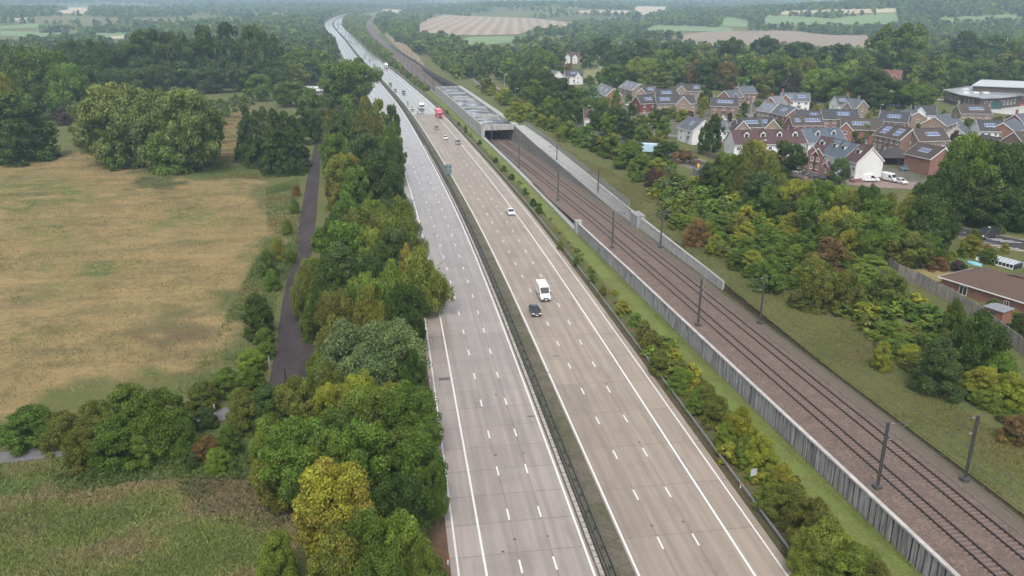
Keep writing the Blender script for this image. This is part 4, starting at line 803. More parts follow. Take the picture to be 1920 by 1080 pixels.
# --- woods behind the estate and along the far railway
RW = 'in the wood behind the estate'
m_right = Mass()
for a in [(1010, 128, 195, 70, 'd'), (1045, 145, 200, 50, 'd'), (985, 140, 185, 44, 'd'), (960, 105, 150, 60, 'd'), (1020, 95, 150, 50, 'm'), (1100, 88, 130, 26, 'd'), (1060, 115, 140, 24, 'b'), (1075, 165, 200, 20, 'm'), (1150, 120, 165, 50, 'm'), (1180, 130, 165, 36, 'm'), (1205, 105, 165, 60, 'l'), (1245, 95, 160, 60, 'm'), (1248, 135, 166, 34, 'v'), (1300, 112, 165, 30, 'b'), (1325, 110, 168, 50, 'd'), (1360, 115, 170, 44, 'b'), (1395, 108, 168, 50, 'm'), (1430, 135, 185, 40, 'v'), (1455, 100, 175, 60, 'm'), (1500, 108, 175, 50, 'v'), (1530, 128, 190, 60, 'l'), (1480, 130, 180, 34, 'p'),
          (1370, 68, 140, 50, 'd'), (1430, 66, 130, 50, 'd', 'spread'), (1495, 80, 140, 70, 'd'), (1560, 85, 150, 66, 'd'), (1600, 92, 155, 60, 'm'), (1575, 135, 195, 60, 'm'), (1630, 128, 200, 66, 'd'), (1670, 45, 150, 86, 'm'), (1700, 40, 140, 60, 'm'), (1690, 70, 150, 66, 'm'), (1720, 155, 205, 66, 'm'), (1680, 150, 200, 60, 'd'), (1650, 165, 205, 44, 'd'), (1755, 100, 180, 40, 'v', 'cone'), (1780, 110, 170, 50, 'm'), (1800, 90, 150, 60, 'd'), (1830, 110, 165, 60, 'm'), (1870, 100, 160, 60, 'v'), (1905, 115, 165, 50, 'm'), (1902, 128, 150, 18, 'o'), (1745, 120, 170, 40, 'd'), (1160, 90, 140, 50, 'd'), (1200, 75, 130, 60, 'd'), (1130, 70, 125, 50, 'd'), (1280, 85, 140, 50, 'd'), (1260, 78, 120, 60, 'd'), (1320, 82, 135, 44, 'v'), (1810, 60, 130, 60, 'd'), (1860, 65, 130, 60, 'u'), (1900, 75, 140, 60, 'm'), (1590, 175, 200, 40, 'd', 'dome'), (1105, 140, 160, 24, 'm'), (1130, 130, 160, 30, 'd'), (1300, 158, 178, 30, 'd', 'dome'), (1475, 160, 180, 30, 'd', 'dome')]:
    T(a[0], a[1], a[2], a[3], a[4], RW, a[5] if len(a) > 5 else 'round')
FARF = [('stubble_field', [(780, 62), (783, 48), (800, 38), (832, 28), (870, 30), (990, 34), (1030, 38), (1080, 44), (1072, 50), (1000, 56), (975, 65), (900, 67), (800, 66)], 'F1'), ('dry_bank', [(717, 59), (730, 66), (760, 84), (785, 105), (797, 125), (792, 132), (770, 112), (744, 88), (724, 68)], 'FB'), ('ploughed_field', [(1276, 86), (1280, 66), (1330, 60), (1480, 58), (1560, 66), (1632, 66), (1632, 93), (1500, 86), (1380, 88)], 'F2'),
        ('pale_field', [(1195, 28), (1185, 12), (1240, 7), (1252, 14), (1230, 28)], 'F3'), ('pale_field', [(1070, 24), (1090, 20), (1180, 20), (1185, 26)], 'F3'), ('pale_field', [(1460, 28), (1470, 21), (1680, 16), (1680, 24), (1560, 27)], 'F3'), ('pasture', [(1345, 50), (1360, 31), (1400, 38), (1405, 52)], 'F4'), ('pasture', [(1425, 44), (1440, 29), (1560, 34), (1680, 24), (1685, 46), (1500, 48)], 'F4'), ('pasture', [(1205, 60), (1225, 47), (1370, 52), (1375, 60)], 'F4'), ('pasture', [(850, 82), (880, 70), (970, 68), (965, 80), (900, 86)], 'F4'),
        ('pasture', [(-60, 62), (-60, 56), (250, 61), (240, 67), (0, 68)], 'F4'), ('pale_field', [(180, 70), (250, 66), (248, 72), (190, 75)], 'F3'), ('pasture', [(200, 88), (240, 76), (245, 90), (205, 96)], 'F4'), ('pale_field', [(-40, 88), (30, 72), (45, 78), (20, 92)], 'F3'), ('pale_field', [(105, 26), (130, 14), (170, 15), (165, 26)], 'F3'), ('pasture', [(0, 50), (70, 44), (110, 50), (0, 56)], 'F4'), ('pale_field', [(20, 36), (60, 32), (60, 38), (20, 40)], 'F3'), ('pasture', [(1750, 34), (1900, 28), (1930, 40), (1770, 44)], 'F4'), ('pale_field', [(700, 18), (760, 14), (790, 18), (740, 24)], 'F3')]
nofield = [gpoly([(x, y + q) for x, y in p]) for _n, p, _m in FARF for q in ((1, 5, 9) if p[0][1] > 40 else (1, 3))] + [gpoly([(1622, 218), (1716, 218), (1712, 152), (1636, 152)])]
def clear(x, y): return not any(bool(inpoly(np.array([x]), np.array([y]), p)[0]) for p in nofield) and abs(x - xm(y)) > 26 and abs(x - xr(y)) > 12
mass1 = Mass()
scatter([(880, 122), (980, 170), (1040, 160), (1060, 95), (1200, 130), (1290, 165), (1480, 180), (1560, 196), (1740, 200), (1760, 165), (1920, 150), (1990, 130), (1990, 92), (1700, 92), (1640, 112), (1480, 110), (1300, 112), (1150, 104), (1000, 106), (900, 108)], 12.5, (11, 17), (.75, 1.0), 'ddmmmuvld', 'wood', ('round', 'tall', 'dome'), 0, mass1, random.Random(31), keep=clear)
mass1.build('woodland', 'dense mixed wood closing in behind the brick estate and the school', 'wood')
mass2 = Mass()
scatter([(735, 45), (760, 60), (790, 90), (830, 130), (860, 150), (905, 150), (880, 100), (850, 88), (800, 72), (770, 56), (745, 40)], 9, (6, 11), (.8, 1.1), 'mmldvdm', 'railwood', ('round', 'dome'), 0, mass2, random.Random(32), keep=clear)
mass2.build('woodland', 'green wood along the slope right of the distant curving railway', 'wood')
mass3 = Mass(); r = random.Random(33)
for y in np.arange(545, 2300, 4.2):
    a, b = xm(y) + 22.5, xr(y) - 9
    n = max(1, int((b - a) / 6)) if b > a else 0
    for _ in range(n):
        x = r.uniform(a, b); h = r.uniform(2.2, 4.2) * (1 if y < 900 else 1.5)
        if y < 640 and len(PLANTS) and r.random() < .2: T_ = plant(on(x, y), h * .8, h * r.uniform(1., 1.5), pick('myvdmy', r), 'dome', 'between far motorway and railway', wood=False)
        else: mass3.add(on(x, y), h, h * r.uniform(1.1, 1.6), pick('mmvydm', r), 'dome')
mass3.build('scrub', 'long strip of bushes between the distant motorway and the railway', 'bushes')
# --- left wood
LW = 'in the dark wood beyond the straw field'
mass4 = Mass()
for a in [(30, 82, 215, 90, 'd'), (70, 92, 225, 80, 'm'), (110, 88, 225, 90, 'm'), (140, 115, 228, 70, 'm'), (155, 72, 180, 80, 'd'), (200, 72, 178, 70, 'd'), (180, 120, 215, 60, 'u'), (215, 125, 200, 50, 'u'), (250, 78, 175, 70, 'd'), (290, 56, 172, 80, 'd'), (330, 62, 170, 60, 'd'), (365, 58, 168, 66, 'd'), (400, 50, 166, 60, 'd'), (440, 46, 165, 66, 'd'), (480, 50, 165, 60, 'd'), (512, 62, 164, 44, 'd'), (385, 84, 160, 50, 'm'), (435, 95, 165, 50, 'm'), (340, 115, 172, 60, 'u'), (395, 125, 175, 60, 'u'), (455, 115, 172, 56, 'd'), (500, 125, 170, 50, 'd'), (530, 115, 165, 40, 'm'), (250, 125, 185, 60, 'd'), (300, 120, 180, 60, 'd'), (555, 90, 150, 50, 'm'), (580, 110, 158, 44, 'd'), (560, 120, 165, 40, 'v'), (600, 95, 150, 44, 'm'), (120, 200, 235, 30, 'p', 'dome'), (5, 95, 200, 60, 'd'), (535, 140, 175, 40, 'd')]:
    T(a[0], a[1], a[2], a[3], a[4], LW, a[5] if len(a) > 5 else 'round')
wl = gpoly([(575, 152), (598, 152), (604, 178), (575, 176)])
def leftclear(x, y): return x < xm(y) - 22 and clear(x, y) and not inpoly(np.array([x]), np.array([y]), wl)[0]
scatter([(-120, 215), (60, 212), (200, 195), (300, 165), (520, 160), (575, 150), (600, 175), (640, 175), (690, 140), (640, 85), (560, 80), (400, 92), (200, 95), (0, 100), (-120, 110)], 13, (12, 19), (.7, .95), 'dddmduu', 'wood', ('round', 'tall', 'round'), 0, mass4, random.Random(35), keep=leftclear)
mass4.build('woodland', 'dark green wood spreading behind the straw field to the motorway', 'wood')
m_rough = Mass()
rough = 'of scrub at the far end of the straw field'
scatter([(130, 245), (170, 225), (215, 215), (240, 200), (420, 190), (480, 175), (470, 200), (430, 215), (410, 260), (400, 200), (250, 205), (220, 260), (150, 275)], 4.6, (1.0, 3.2), (1.1, 1.9), 'mmuvdlgl', rough, ('dome',), 12, m_rough, random.Random(36), wood=False)
m_rough.build('scrub', 'low green scrub between the straw field and the dark wood', 'bushes')
# --- far country: hedged fields and woods fading into the haze
mass5 = Mass(); r = random.Random(41)
def farwood(x, y):
    a = abs(x - xm(y)); f = fbm(np.array([x]), np.array([y]), 420, 9)[0]; hx = abs((x * .8 + y * .35) % 260 - 130) ; hy = abs((y * .9 - x * .3) % 330 - 165)
    return f > .53 or a < 120 or hx > 121 or hy > 156
def farscatter(mass, x0, x1, y0, y1, sp, hr, pal, keep):
    y = y0
    while y < y1:
        s = sp * (1 + (y - y0) / 3000); x = x0 + r.uniform(0, s)
        while x < x1:
            px, py = x + r.uniform(-.4, .4) * s, y + r.uniform(-.4, .4) * s; q = proj((px, py, float(zground(px, py)) + 8))
            if -60 < q[0] < 1980 and keep(px, py): h = r.uniform(*hr); mass.add(on(px, py), h, h * r.uniform(.8, 1.15), pick(pal, r), pick(('round', 'dome', 'round', 'tall'), r))
            x += s
        y += s * .9
farscatter(mass5, -1700, 0, 960, 3400, 13.5, (9, 16), 'ddmmul', lambda x, y: leftclear(x, y) and farwood(x, y))
mass5.build('woodland', 'hazy hedged woods filling the valley left of the motorway', 'wood')
mass6 = Mass()
farscatter(mass6, -100, 2400, 940, 3400, 14, (9, 15), 'ddmmul', lambda x, y: clear(x, y) and x > xr(y) + 14 and (farwood(x, y) or (x > 700 and y < 2300)))
mass6.build('woodland', 'hazy woods and hedges among the fields right of the railway', 'wood')
mass7 = Mass()
farscatter(mass7, -4200, 5200, 3400, 8200, 34, (14, 24), 'ddmu', lambda x, y: fbm(np.array([x]), np.array([y]), 700, 12)[0] > .42 and abs(x - xm(y)) > 30)
mass7.build('woodland', 'pale blue-grey woods on the farthest ridges under the sky', 'wood')
mass8 = Mass()
for y in np.arange(1010, 3200, 6.0):
    for x in (xm(y) - 24 - r.uniform(0, 5), xm(y) + 23 + r.uniform(0, 4)):
        if x < xr(y) - 10: h = r.uniform(5, 9); mass8.add(on(x, y), h, h * 1.1, pick('mmdvl', r), 'dome')
mass8.build('scrub', 'bushes lining both edges of the distant motorway bend', 'bushes')
# ------------------------------------------------------------------ side roads, paving and far fields, draped on the terrain
from mathutils.geometry import delaunay_2d_cdt
from mathutils import Vector
def drape(name, poly, m, dz=.06, sp=4.0, world=False, kind='structure', zf=None):
    p = poly if world else gpoly(poly); ring = []
    for i in range(len(p)):
        a, b = np.array(p[i]), np.array(p[(i + 1) % len(p)]); n = max(1, int(np.linalg.norm(b - a) / sp)); ring += [tuple(a + (b - a) * k / n) for k in range(n)]
    xs = [q[0] for q in p]; ys = [q[1] for q in p]; gx, gy = np.meshgrid(np.arange(min(xs), max(xs), sp), np.arange(min(ys), max(ys), sp)); gx, gy = gx.ravel(), gy.ravel(); ok = inpoly(gx, gy, p)
    vs = [Vector(q) for q in ring] + [Vector((a, b)) for a, b in zip(gx[ok], gy[ok])]; n = len(ring)
    V, _, Fc, *_r2 = delaunay_2d_cdt(vs, [(i, (i + 1) % n) for i in range(n)], [], 1, 1e-4)
    co = [(v.x, v.y, float(zground(v.x, v.y)) + dz) for v in V]
    Fc = [f if sum((co[f[i]][0] * co[f[(i + 1) % len(f)]][1] - co[f[(i + 1) % len(f)]][0] * co[f[i]][1]) for i in range(len(f))) > 0 else f[::-1] for f in Fc]
    return tag(mesh_obj(name, co, Fc, m), kind=kind)
def strip(pts, wd, world=False):
    """outline of a strip of constant width along a polyline"""
    p = np.array(pts if world else gpoly(pts)); q = []
    for k in range(len(p) - 1):
        n = max(1, int(np.linalg.norm(p[k + 1] - p[k]) / 8)); q += [p[k] + (p[k + 1] - p[k]) * i / n for i in range(n)]
    q = np.array(q + [p[-1]])
    for _ in range(4): q[1:-1] = (q[:-2] + 2 * q[1:-1] + q[2:]) / 4
    d = np.gradient(q, axis=0); d /= np.linalg.norm(d, axis=1)[:, None]; nr = np.stack([-d[:, 1], d[:, 0]], 1)
    return [tuple(a) for a in q + nr * wd / 2] + [tuple(a) for a in (q - nr * wd / 2)[::-1]], q
M_TAR = mat('wet_tarmac', (.06, .058, .06), .32, .35, .5); M_LANE = mat('old_tarmac', (.046, .036, .038), .9, .35, .35, stretch=(1, .25, 1), spec=.2); M_PAVE = mat('brick_paving', (.20, .14, .125), .75, .3, .6); M_STREET = mat('estate_tarmac', (.13, .125, .13), .6, .3, .6)
MAINP = [(866, 98), (876, 112), (884, 128), (896, 146), (916, 163), (948, 184), (1000, 214), (1090, 246), (1180, 268), (1255, 285), (1325, 318), (1430, 350), (1570, 388), (1700, 415), (1800, 434), (1925, 462), (2100, 500)]
mo, mq = strip(MAINP, 9.0); drape('main_road', mo, M_TAR, .12, 4, True)
lo, _ = strip(MAINP, 12.5); drape('main_road_verge', lo, mat('road_verge', (.13, .105, .05), .95, .4, .5), .06, 5, True)
mbp = MB()
for off, dash in ((-4.2, 0), (4.2, 0), (0, 1)):
    d = np.gradient(mq, axis=0); d /= np.linalg.norm(d, axis=1)[:, None]; nr = np.stack([-d[:, 1], d[:, 0]], 1); l = mq + nr * off
    for k in range(len(l) - 1):
        if dash and k % 2: continue
        a, b = l[k], l[k] + (l[k + 1] - l[k]) * (.5 if dash else 1); n_ = nr[k] * .09
        mbp.quad(*[(*q, float(zground(*q)) + .135) for q in (a - n_, b - n_, b + n_, a + n_)][::-1])
for px, py in [(1880, 452), (1895, 455), (1870, 462), (1890, 466), (1905, 470), (1860, 449)]:
    p = G(px, py); mbp.box((p[0], p[1], p[2] + .137), (4.2, .35, .004), -.35)
tag(mbp.build('main_road_markings', M_PAINT), kind='structure')
drape('lane', [(601, 178), (594, 250), (577, 330), (556, 440), (543, 500), (529, 570), (519, 640), (503, 728), (574, 722), (592, 648), (573, 640), (569, 600), (580, 500), (590, 440), (599, 330), (605, 260), (611, 178)], M_LANE, .06, 3)
drape('yard', [(572, 152), (600, 150), (612, 180), (574, 178)], M_TAR, .08, 6)
po, _ = strip([(-60, 866), (0, 861), (85, 848), (200, 842), (330, 820), (400, 796), (450, 772), (525, 728)], 3.0); drape('footpath', po, M_STREET, .07, 3, True)
drape('estate_street', [(1470, 318), (1500, 310), (1535, 318), (1600, 335), (1720, 342), (1725, 356), (1640, 352), (1545, 342), (1480, 330)], M_PAVE, .07, 4)
for pts, wd in (([(1150, 180), (1180, 192), (1200, 206), (1215, 222)], 6), ([(1370, 230), (1400, 218), (1440, 208), (1470, 200)], 6), ([(1440, 240), (1540, 232), (1640, 228), (1750, 226), (1830, 232)], 6), ([(1750, 290), (1800, 270), (1920, 262)], 6), ([(1640, 205), (1700, 195), (1730, 192)], 6), ([(1225, 250), (1275, 262), (1330, 240), (1400, 228)], 5)):
    so, _ = strip(pts, wd); drape('estate_street', so, M_STREET, .07, 4, True)
drape('school_yard', [(1735, 185), (1790, 192), (1800, 203), (1890, 215), (1935, 215), (1935, 195), (1870, 190)], mat('pale_paving', (.36, .35, .33), .6, .2, .4), .07, 5)
drape('garden_lawn', [(1700, 515), (1720, 500), (1765, 503), (1785, 512), (1762, 530)], mat('dry_lawn', (.19, .16, .055), .95, .3, .6), .07, 3)
drape('garden_lawn', [(1775, 492), (1800, 482), (1850, 482), (1840, 500), (1790, 503)], mat('garden_grass', (.075, .11, .03), .95, .3, .6), .07, 3)
drape('green', [(1095, 130), (1128, 128), (1125, 156), (1095, 158)], mat('dry_green', (.15, .15, .05), .95, .3, .3), .1, 6)
def field_mat(name, c1, c2, ang, pitch, amp=.5):
    m, nodes, L, b = new_mat(name); g = N(nodes, 'ShaderNodeNewGeometry'); mp = N(nodes, 'ShaderNodeMapping'); mp.inputs['Rotation'].default_value = (0, 0, ang); L.new(g.outputs['Position'], mp.inputs[0])
    wv = N(nodes, 'ShaderNodeTexWave'); wv.inputs['Scale'].default_value = .314 / pitch * 1.0; wv.inputs['Distortion'].default_value = 1.5; wv.inputs['Detail'].default_value = 3; wv.inputs['Detail Scale'].default_value = .6; L.new(mp.outputs[0], wv.inputs['Vector'])
    n = noise(nodes, L, g.outputs['Position'], .012, 5, .6); f = math_n(nodes, L, 'ADD', math_n(nodes, L, 'MULTIPLY', wv.outputs['Fac'], amp), math_n(nodes, L, 'MULTIPLY', ramp(nodes, L, n, .3, .7), 1 - amp))
    L.new(mixc(nodes, L, f, c1, c2), b.inputs['Base Color']); b.inputs['Roughness'].default_value = .95; return m
FB = mat('dry_bank', (.20, .145, .085), .95, .3, .2); F1 = field_mat('stubble_field', (.30, .23, .155), (.165, .12, .085), .15, 24, .75); F2 = field_mat('ploughed_field', (.22, .17, .125), (.165, .125, .09), .2, 14, .45); F3 = field_mat('pale_stubble', (.36, .30, .20), (.30, .245, .16), .3, 12, .3); F4 = field_mat('pasture', (.13, .19, .075), (.10, .15, .055), 1.1, 15, .2)
for nm, poly, mk in FARF:
    drape(nm, poly, {'F1': F1, 'F2': F2, 'F3': F3, 'F4': F4, 'FB': FB}[mk], .25 if mk == 'FB' else .7, 9 if mk == 'FB' else 18)
# ------------------------------------------------------------------ houses
def brick(name, c, c2, mort=(.22, .2, .18)):
    m, nodes, L, b = new_mat(name); tc = N(nodes, 'ShaderNodeTexCoord'); g = noise(nodes, L, tc.outputs['Object'], .5, 5, .65); f = noise(nodes, L, tc.outputs['Object'], 7, 2, .6)
    col = mixc(nodes, L, ramp(nodes, L, g, .3, .7), c, c2); col = mixc(nodes, L, math_n(nodes, L, 'MULTIPLY', ramp(nodes, L, f, .35, .7), .35), col, mort); L.new(col, b.inputs['Base Color']); b.inputs['Roughness'].default_value = .9; return m
def tiles(name, c, c2):
    m, nodes, L, b = new_mat(name); tc = N(nodes, 'ShaderNodeTexCoord'); sp = N(nodes, 'ShaderNodeSeparateXYZ'); L.new(tc.outputs['Object'], sp.inputs[0]); g = noise(nodes, L, tc.outputs['Object'], .6, 5, .7); h = noise(nodes, L, tc.outputs['Object'], 4.5, 2, .5)
    row = ramp(nodes, L, math_n(nodes, L, 'FRACT', math_n(nodes, L, 'MULTIPLY', sp.outputs[2], 4.2)), 0, .35); col = mixc(nodes, L, math_n(nodes, L, 'ADD', math_n(nodes, L, 'MULTIPLY', ramp(nodes, L, g, .3, .7), .6), math_n(nodes, L, 'MULTIPLY', h, .4)), c, c2)
    col = mixc(nodes, L, row, tuple(x * .72 for x in c2), col); L.new(col, b.inputs['Base Color']); b.inputs['Roughness'].default_value = .74; b.inputs['Specular IOR Level'].default_value = .3
    bn = N(nodes, 'ShaderNodeBump'); bn.inputs['Strength'].default_value = .5; bn.inputs['Distance'].default_value = .04; L.new(row, bn.inputs['Height']); L.new(bn.outputs[0], b.inputs['Normal']); return m
WALLS = {'red': brick('red_brick', (.21, .085, .058), (.15, .06, .042)), 'tan': brick('tan_brick', (.225, .16, .115), (.17, .118, .083)), 'brown': brick('brown_brick', (.165, .092, .067), (.12, .065, .05)), 'white': mat('white_render', (.55, .55, .54), .7, .1, .6), 'cream': mat('cream_render', (.47, .44, .385), .7, .12, .6), 'hung': tiles('hung_tiles', (.17, .055, .042), (.125, .042, .033)), 'timber': mat('dark_timber', (.07, .055, .05), .7, .4, 2, stretch=(3, 3, .4))}
ROOFS = {'slate': tiles('slate_roof', (.10, .108, .125), (.072, .078, .092)), 'grey': tiles('grey_roof', (.16, .165, .175), (.12, .125, .133)), 'dark': tiles('dark_tiles', (.055, .05, .051), (.038, .035, .036)), 'brown': tiles('brown_tiles', (.068, .053, .046), (.048, .039, .034)), 'maroon': tiles('maroon_tiles', (.08, .045, .045), (.058, .033, .034)), 'blue': tiles('blue_slate', (.085, .105, .13), (.062, .078, .10)), 'bung': tiles('warm_brown_tiles', (.105, .068, .052), (.078, .05, .04)), 'red': tiles('red_tiles', (.16, .065, .052), (.115, .047, .04)), 'black': tiles('black_slate', (.05, .052, .06), (.036, .038, .044))}
M_GLASS = mat('window_glass', (.03, .035, .042), .08, .4, .5); M_FRAME = mat('white_frame', (.58, .58, .57), .5, .06, 3); M_DOOR = mat('painted_door', (.42, .44, .46), .5, .1, 2); M_LEAD = mat('dark_fascia', (.06, .06, .065), .6, .2, 2)
def solar_mat():
    m, nodes, L, b = new_mat('solar_cells'); tc = N(nodes, 'ShaderNodeTexCoord'); sp = N(nodes, 'ShaderNodeSeparateXYZ'); L.new(tc.outputs['UV'], sp.inputs[0]); e = None
    for k in (0, 1):
        f = math_n(nodes, L, 'ABSOLUTE', math_n(nodes, L, 'SUBTRACT', math_n(nodes, L, 'FRACT', sp.outputs[k]), .5)); r_ = ramp(nodes, L, f, .45, .47); e = r_ if e is None else math_n(nodes, L, 'MAXIMUM', e, r_)
    L.new(mixc(nodes, L, e, (.055, .085, .17), (.55, .57, .6)), b.inputs['Base Color']); b.inputs['Roughness'].default_value = .16; b.inputs['Coat Weight'].default_value = .6; return m
M_SOLAR = solar_mat()
WMESH = {}
def window(parent, x, y, z, rz, wd=1.15, ht=1.15):
    """frame standing 3 cm proud of the wall with its pane as a sub-part; rz 0 faces local -y"""
    key = (round(wd, 2), round(ht, 2))
    if key not in WMESH:
        mb = MB(); t = .09
        for a in (-wd / 2 + t / 2, 0, wd / 2 - t / 2): mb.box((a, 0, 0), (t, .1, ht))
        for a in (-ht / 2 + t / 2, ht / 2 - t / 2): mb.box((0, -.002, a), (wd - 2 * t, .1, t))
        mb.box((0, -.03, -ht / 2 - .05), (wd + .2, .16, .08)); f = mb.build('window', M_FRAME, parent); mb = MB(); mb.box((0, .01, 0), (wd - .1, .06, ht - .1)); p = mb.build('pane', M_GLASS, f); WMESH[key] = (f, p)
    else:
        f0, p0 = WMESH[key]; f = f0.copy(); COL.objects.link(f); f.parent = parent; p = p0.copy(); COL.objects.link(p); p.parent = f
    f.location = (x, y, z); f.rotation_euler = (0, 0, rz); return f
def gable_wall(mb, x0, x1, W, he, hr, m=0, base=-.6):
    mb.prism([(-W / 2, base), (W / 2, base), (W / 2, he), (0, hr), (-W / 2, he)], x0, x1, 'x', m)
def gable_roof(mb, x0, x1, W, he, hr, th=.16, ov=.35, axis='x', y0=0, sides=(1, -1)):
    k = (hr - he) / (W / 2); y1 = W / 2 + ov; z1 = he - k * ov
    for s in sides:
        pr = [(0, hr + .02), (s * y1, z1 + .02), (s * y1, z1 + th), (0, hr + th + .02)]
        if s > 0: pr = pr[::-1]
        if axis == 'x': mb.prism(pr, x0, x1, 'x')
        else: mb.prism(pr, x0, x1, 'y')
HOUSES = []
def solar(parent, u, n, W, he, hr, side, rows_=1, fr=.5, pw=1.0, ph=1.65):
    k = (hr - he) / (W / 2); L = math.hypot(1, k); c = 1 / L; s = k / L; wd = n * pw; ht = rows_ * ph; y = side * W / 2 * fr; z = hr - abs(y) * k + .26
    vs = []
    for (a, b_) in ((-wd / 2, -ht / 2), (wd / 2, -ht / 2), (wd / 2, ht / 2), (-wd / 2, ht / 2)):
        vs.append((u + a * (1 if side < 0 else -1), y - side * b_ * c * -1 * -1, z + b_ * s))
    vs2 = [(a, b_, q - .07) for a, b_, q in vs]
    o = mesh_obj('solar_panel', vs + vs2, [(0, 1, 2, 3), (0, 4, 5, 1), (1, 5, 6, 2), (2, 6, 7, 3), (3, 7, 4, 0)], M_SOLAR, parent)
    uv = o.data.uv_layers.new(name='UVMap'); q = [(0, 0), (n, 0), (n, rows_), (0, rows_)]
    for i in range(4): uv.data[i].uv = q[i]
    for i in range(4, len(o.data.loops)): uv.data[i].uv = (.01, .01)
    return o
def house(p1, p2, label, wall='red', roof='dark', hr=8.4, he=5.2, W=7.6, gables=(), panels=(), chim=(), wins=3, storeys=2, gw=1, door=True, dormers=(), low=None, name='house', cat='house', porch=False, minL=None, gwall=None):
    gz = 5.0 if p1[1] > 120 else 4.0
    for _ in range(2):
        a = P(*p1, gz + hr); b = P(*p2, gz + hr); c = (a + b) / 2; gz = float(zground(c[0], c[1]))
    L = max(np.linalg.norm((b - a)[:2]) + .0, minL or 4.0); rz = math.atan2(b[1] - a[1], b[0] - a[0]); fx, fy = math.sin(rz), -math.cos(rz)
    if fx * -c[0] + fy * -c[1] < 0: rz += math.pi
    o = empty(name, (c[0], c[1], gz), rz, label, cat); x0, x1 = -L / 2, L / 2
    mb = MB(); gable_wall(mb, x0, x1, W, he, hr)
    if low: mb.box((0, 0, .3), (L + .04, W + .04, 1.8), 0, 1)
    wo = mb.build('wall', [WALLS[wall], WALLS[low or wall]], o)
    mb = MB(); gable_roof(mb, x0 - .25, x1 + .25, W, he, hr); mb.bar((x0 - .26, 0, hr + .17), (x1 + .26, 0, hr + .17), .11, 6); ro = mb.build('roof', ROOFS[roof], o)
    mb = MB(); k = (hr - he) / (W / 2)
    for x in (x0 - .29, x1 + .25):
        for s in (1, -1):
            y1 = W / 2 + .35; z1 = he - k * .35; pr = [(0, hr - .14), (s * y1, z1 - .14), (s * y1, z1 + .2), (0, hr + .2)]
            mb.prism(pr if s < 0 else pr[::-1], x, x + .04, 'x')
    for s in (1, -1): mb.box((0, s * (W / 2 + .42), he - k * .35 + .06), (L + .4, .1, .13))
    mb.build('bargeboard', M_FRAME, o)
    for g in gables:
        u, gwd, gh, pr_ = g[:4]; gm = g[4] if len(g) > 4 else wall; gr = g[5] if len(g) > 5 else roof; sd = g[6] if len(g) > 6 else -1; u = u * L / 2; yf = W / 2 + pr_; kk = (hr - he) / (W / 2); ge = gh - gwd / 2 * 1.05
        mb = MB(); poly = [(u - gwd / 2, -.6), (u + gwd / 2, -.6), (u + gwd / 2, ge), (u, gh), (u - gwd / 2, ge)]
        mb.prism(poly, sd * yf, sd * .4, 'y'); mb.build('wing_wall', WALLS[gm], o)
        mb = MB()
        for s in (1, -1):
            mb.prism([(u, gh + .03), (u + s * (gwd / 2 + .3), ge - .3), (u + s * (gwd / 2 + .3), ge - .12), (u, gh + .2)], sd * (yf + .3), sd * .2, 'y')
        mb.build('wing_roof', ROOFS[gr], o); mb = MB()
        for s in (1, -1): mb.prism([(u, gh - .1), (u + s * (gwd / 2 + .3), ge - .42), (u + s * (gwd / 2 + .3), ge - .08), (u, gh + .24)], sd * (yf + .31), sd * (yf + .35), 'y')
        mb.build('bargeboard', M_FRAME, o)
        if sd < 0:
            for st_ in range(storeys): window(o, u, -(yf + .03), 1.5 + 2.5 * st_, 0, 1.5 if gwd > 4.5 else 1.0, 1.2)
    for i in range(wins):
        x = x0 + L * (i + .5) / wins
        if any(abs(x - g[0] * L / 2) < g[1] / 2 + .6 and (g[6] if len(g) > 6 else -1) < 0 for g in gables): continue
        for st_ in range(storeys):
            if st_ == 0 and door and i == wins // 2: continue
            window(o, x, -W / 2 - .03, 1.45 + 2.5 * st_, 0)
            window(o, x, W / 2 + .03, 1.45 + 2.5 * st_, math.pi)
    if gw:
        for st_ in range(storeys):
            for s in (1, -1): window(o, s * (L / 2 + .03), 0.4, 1.5 + 2.5 * st_, s * math.pi / 2, 1.1, 1.15)
    if door:
        x = x0 + L * (wins // 2 + .5) / max(wins, 1); mb = MB(); mb.box((x, -W / 2 - .05, 1.02), (1.0, .12, 2.1)); dr = mb.build('door', M_DOOR, o); mb = MB(); mb.box((x + .35, -W / 2 - .14, 1.0), (.06, .06, .16)); mb.build('handle', M_STEEL, dr)
        mb = MB(); mb.prism([(-W / 2 - 1.1, 2.35), (-W / 2 - .02, 2.35), (-W / 2 - .02, 2.95)], x - .9, x + .9, 'x'); mb.build('porch_roof', ROOFS[roof], o)
    for pn in panels: solar(o, pn[0] * L / 2, pn[1], W, he, hr, -1 if len(pn) < 3 else pn[2], pn[3] if len(pn) > 3 else 1, pn[4] if len(pn) > 4 else .5)
    for u in chim:
        mb = MB(); mb.box((u * L / 2, .2, hr + .5), (.9, .6, 1.9)); mb.box((u * L / 2, .2, hr + 1.5), (1.05, .75, .14)); mb.bar((u * L / 2 - .2, .2, hr + 1.55), (u * L / 2 - .2, .2, hr + 1.95), .13, 8); mb.bar((u * L / 2 + .2, .2, hr + 1.55), (u * L / 2 + .2, .2, hr + 1.95), .13, 8); mb.build('chimney', WALLS['red' if wall in ('red', 'hung', 'white') else 'tan'], ro)
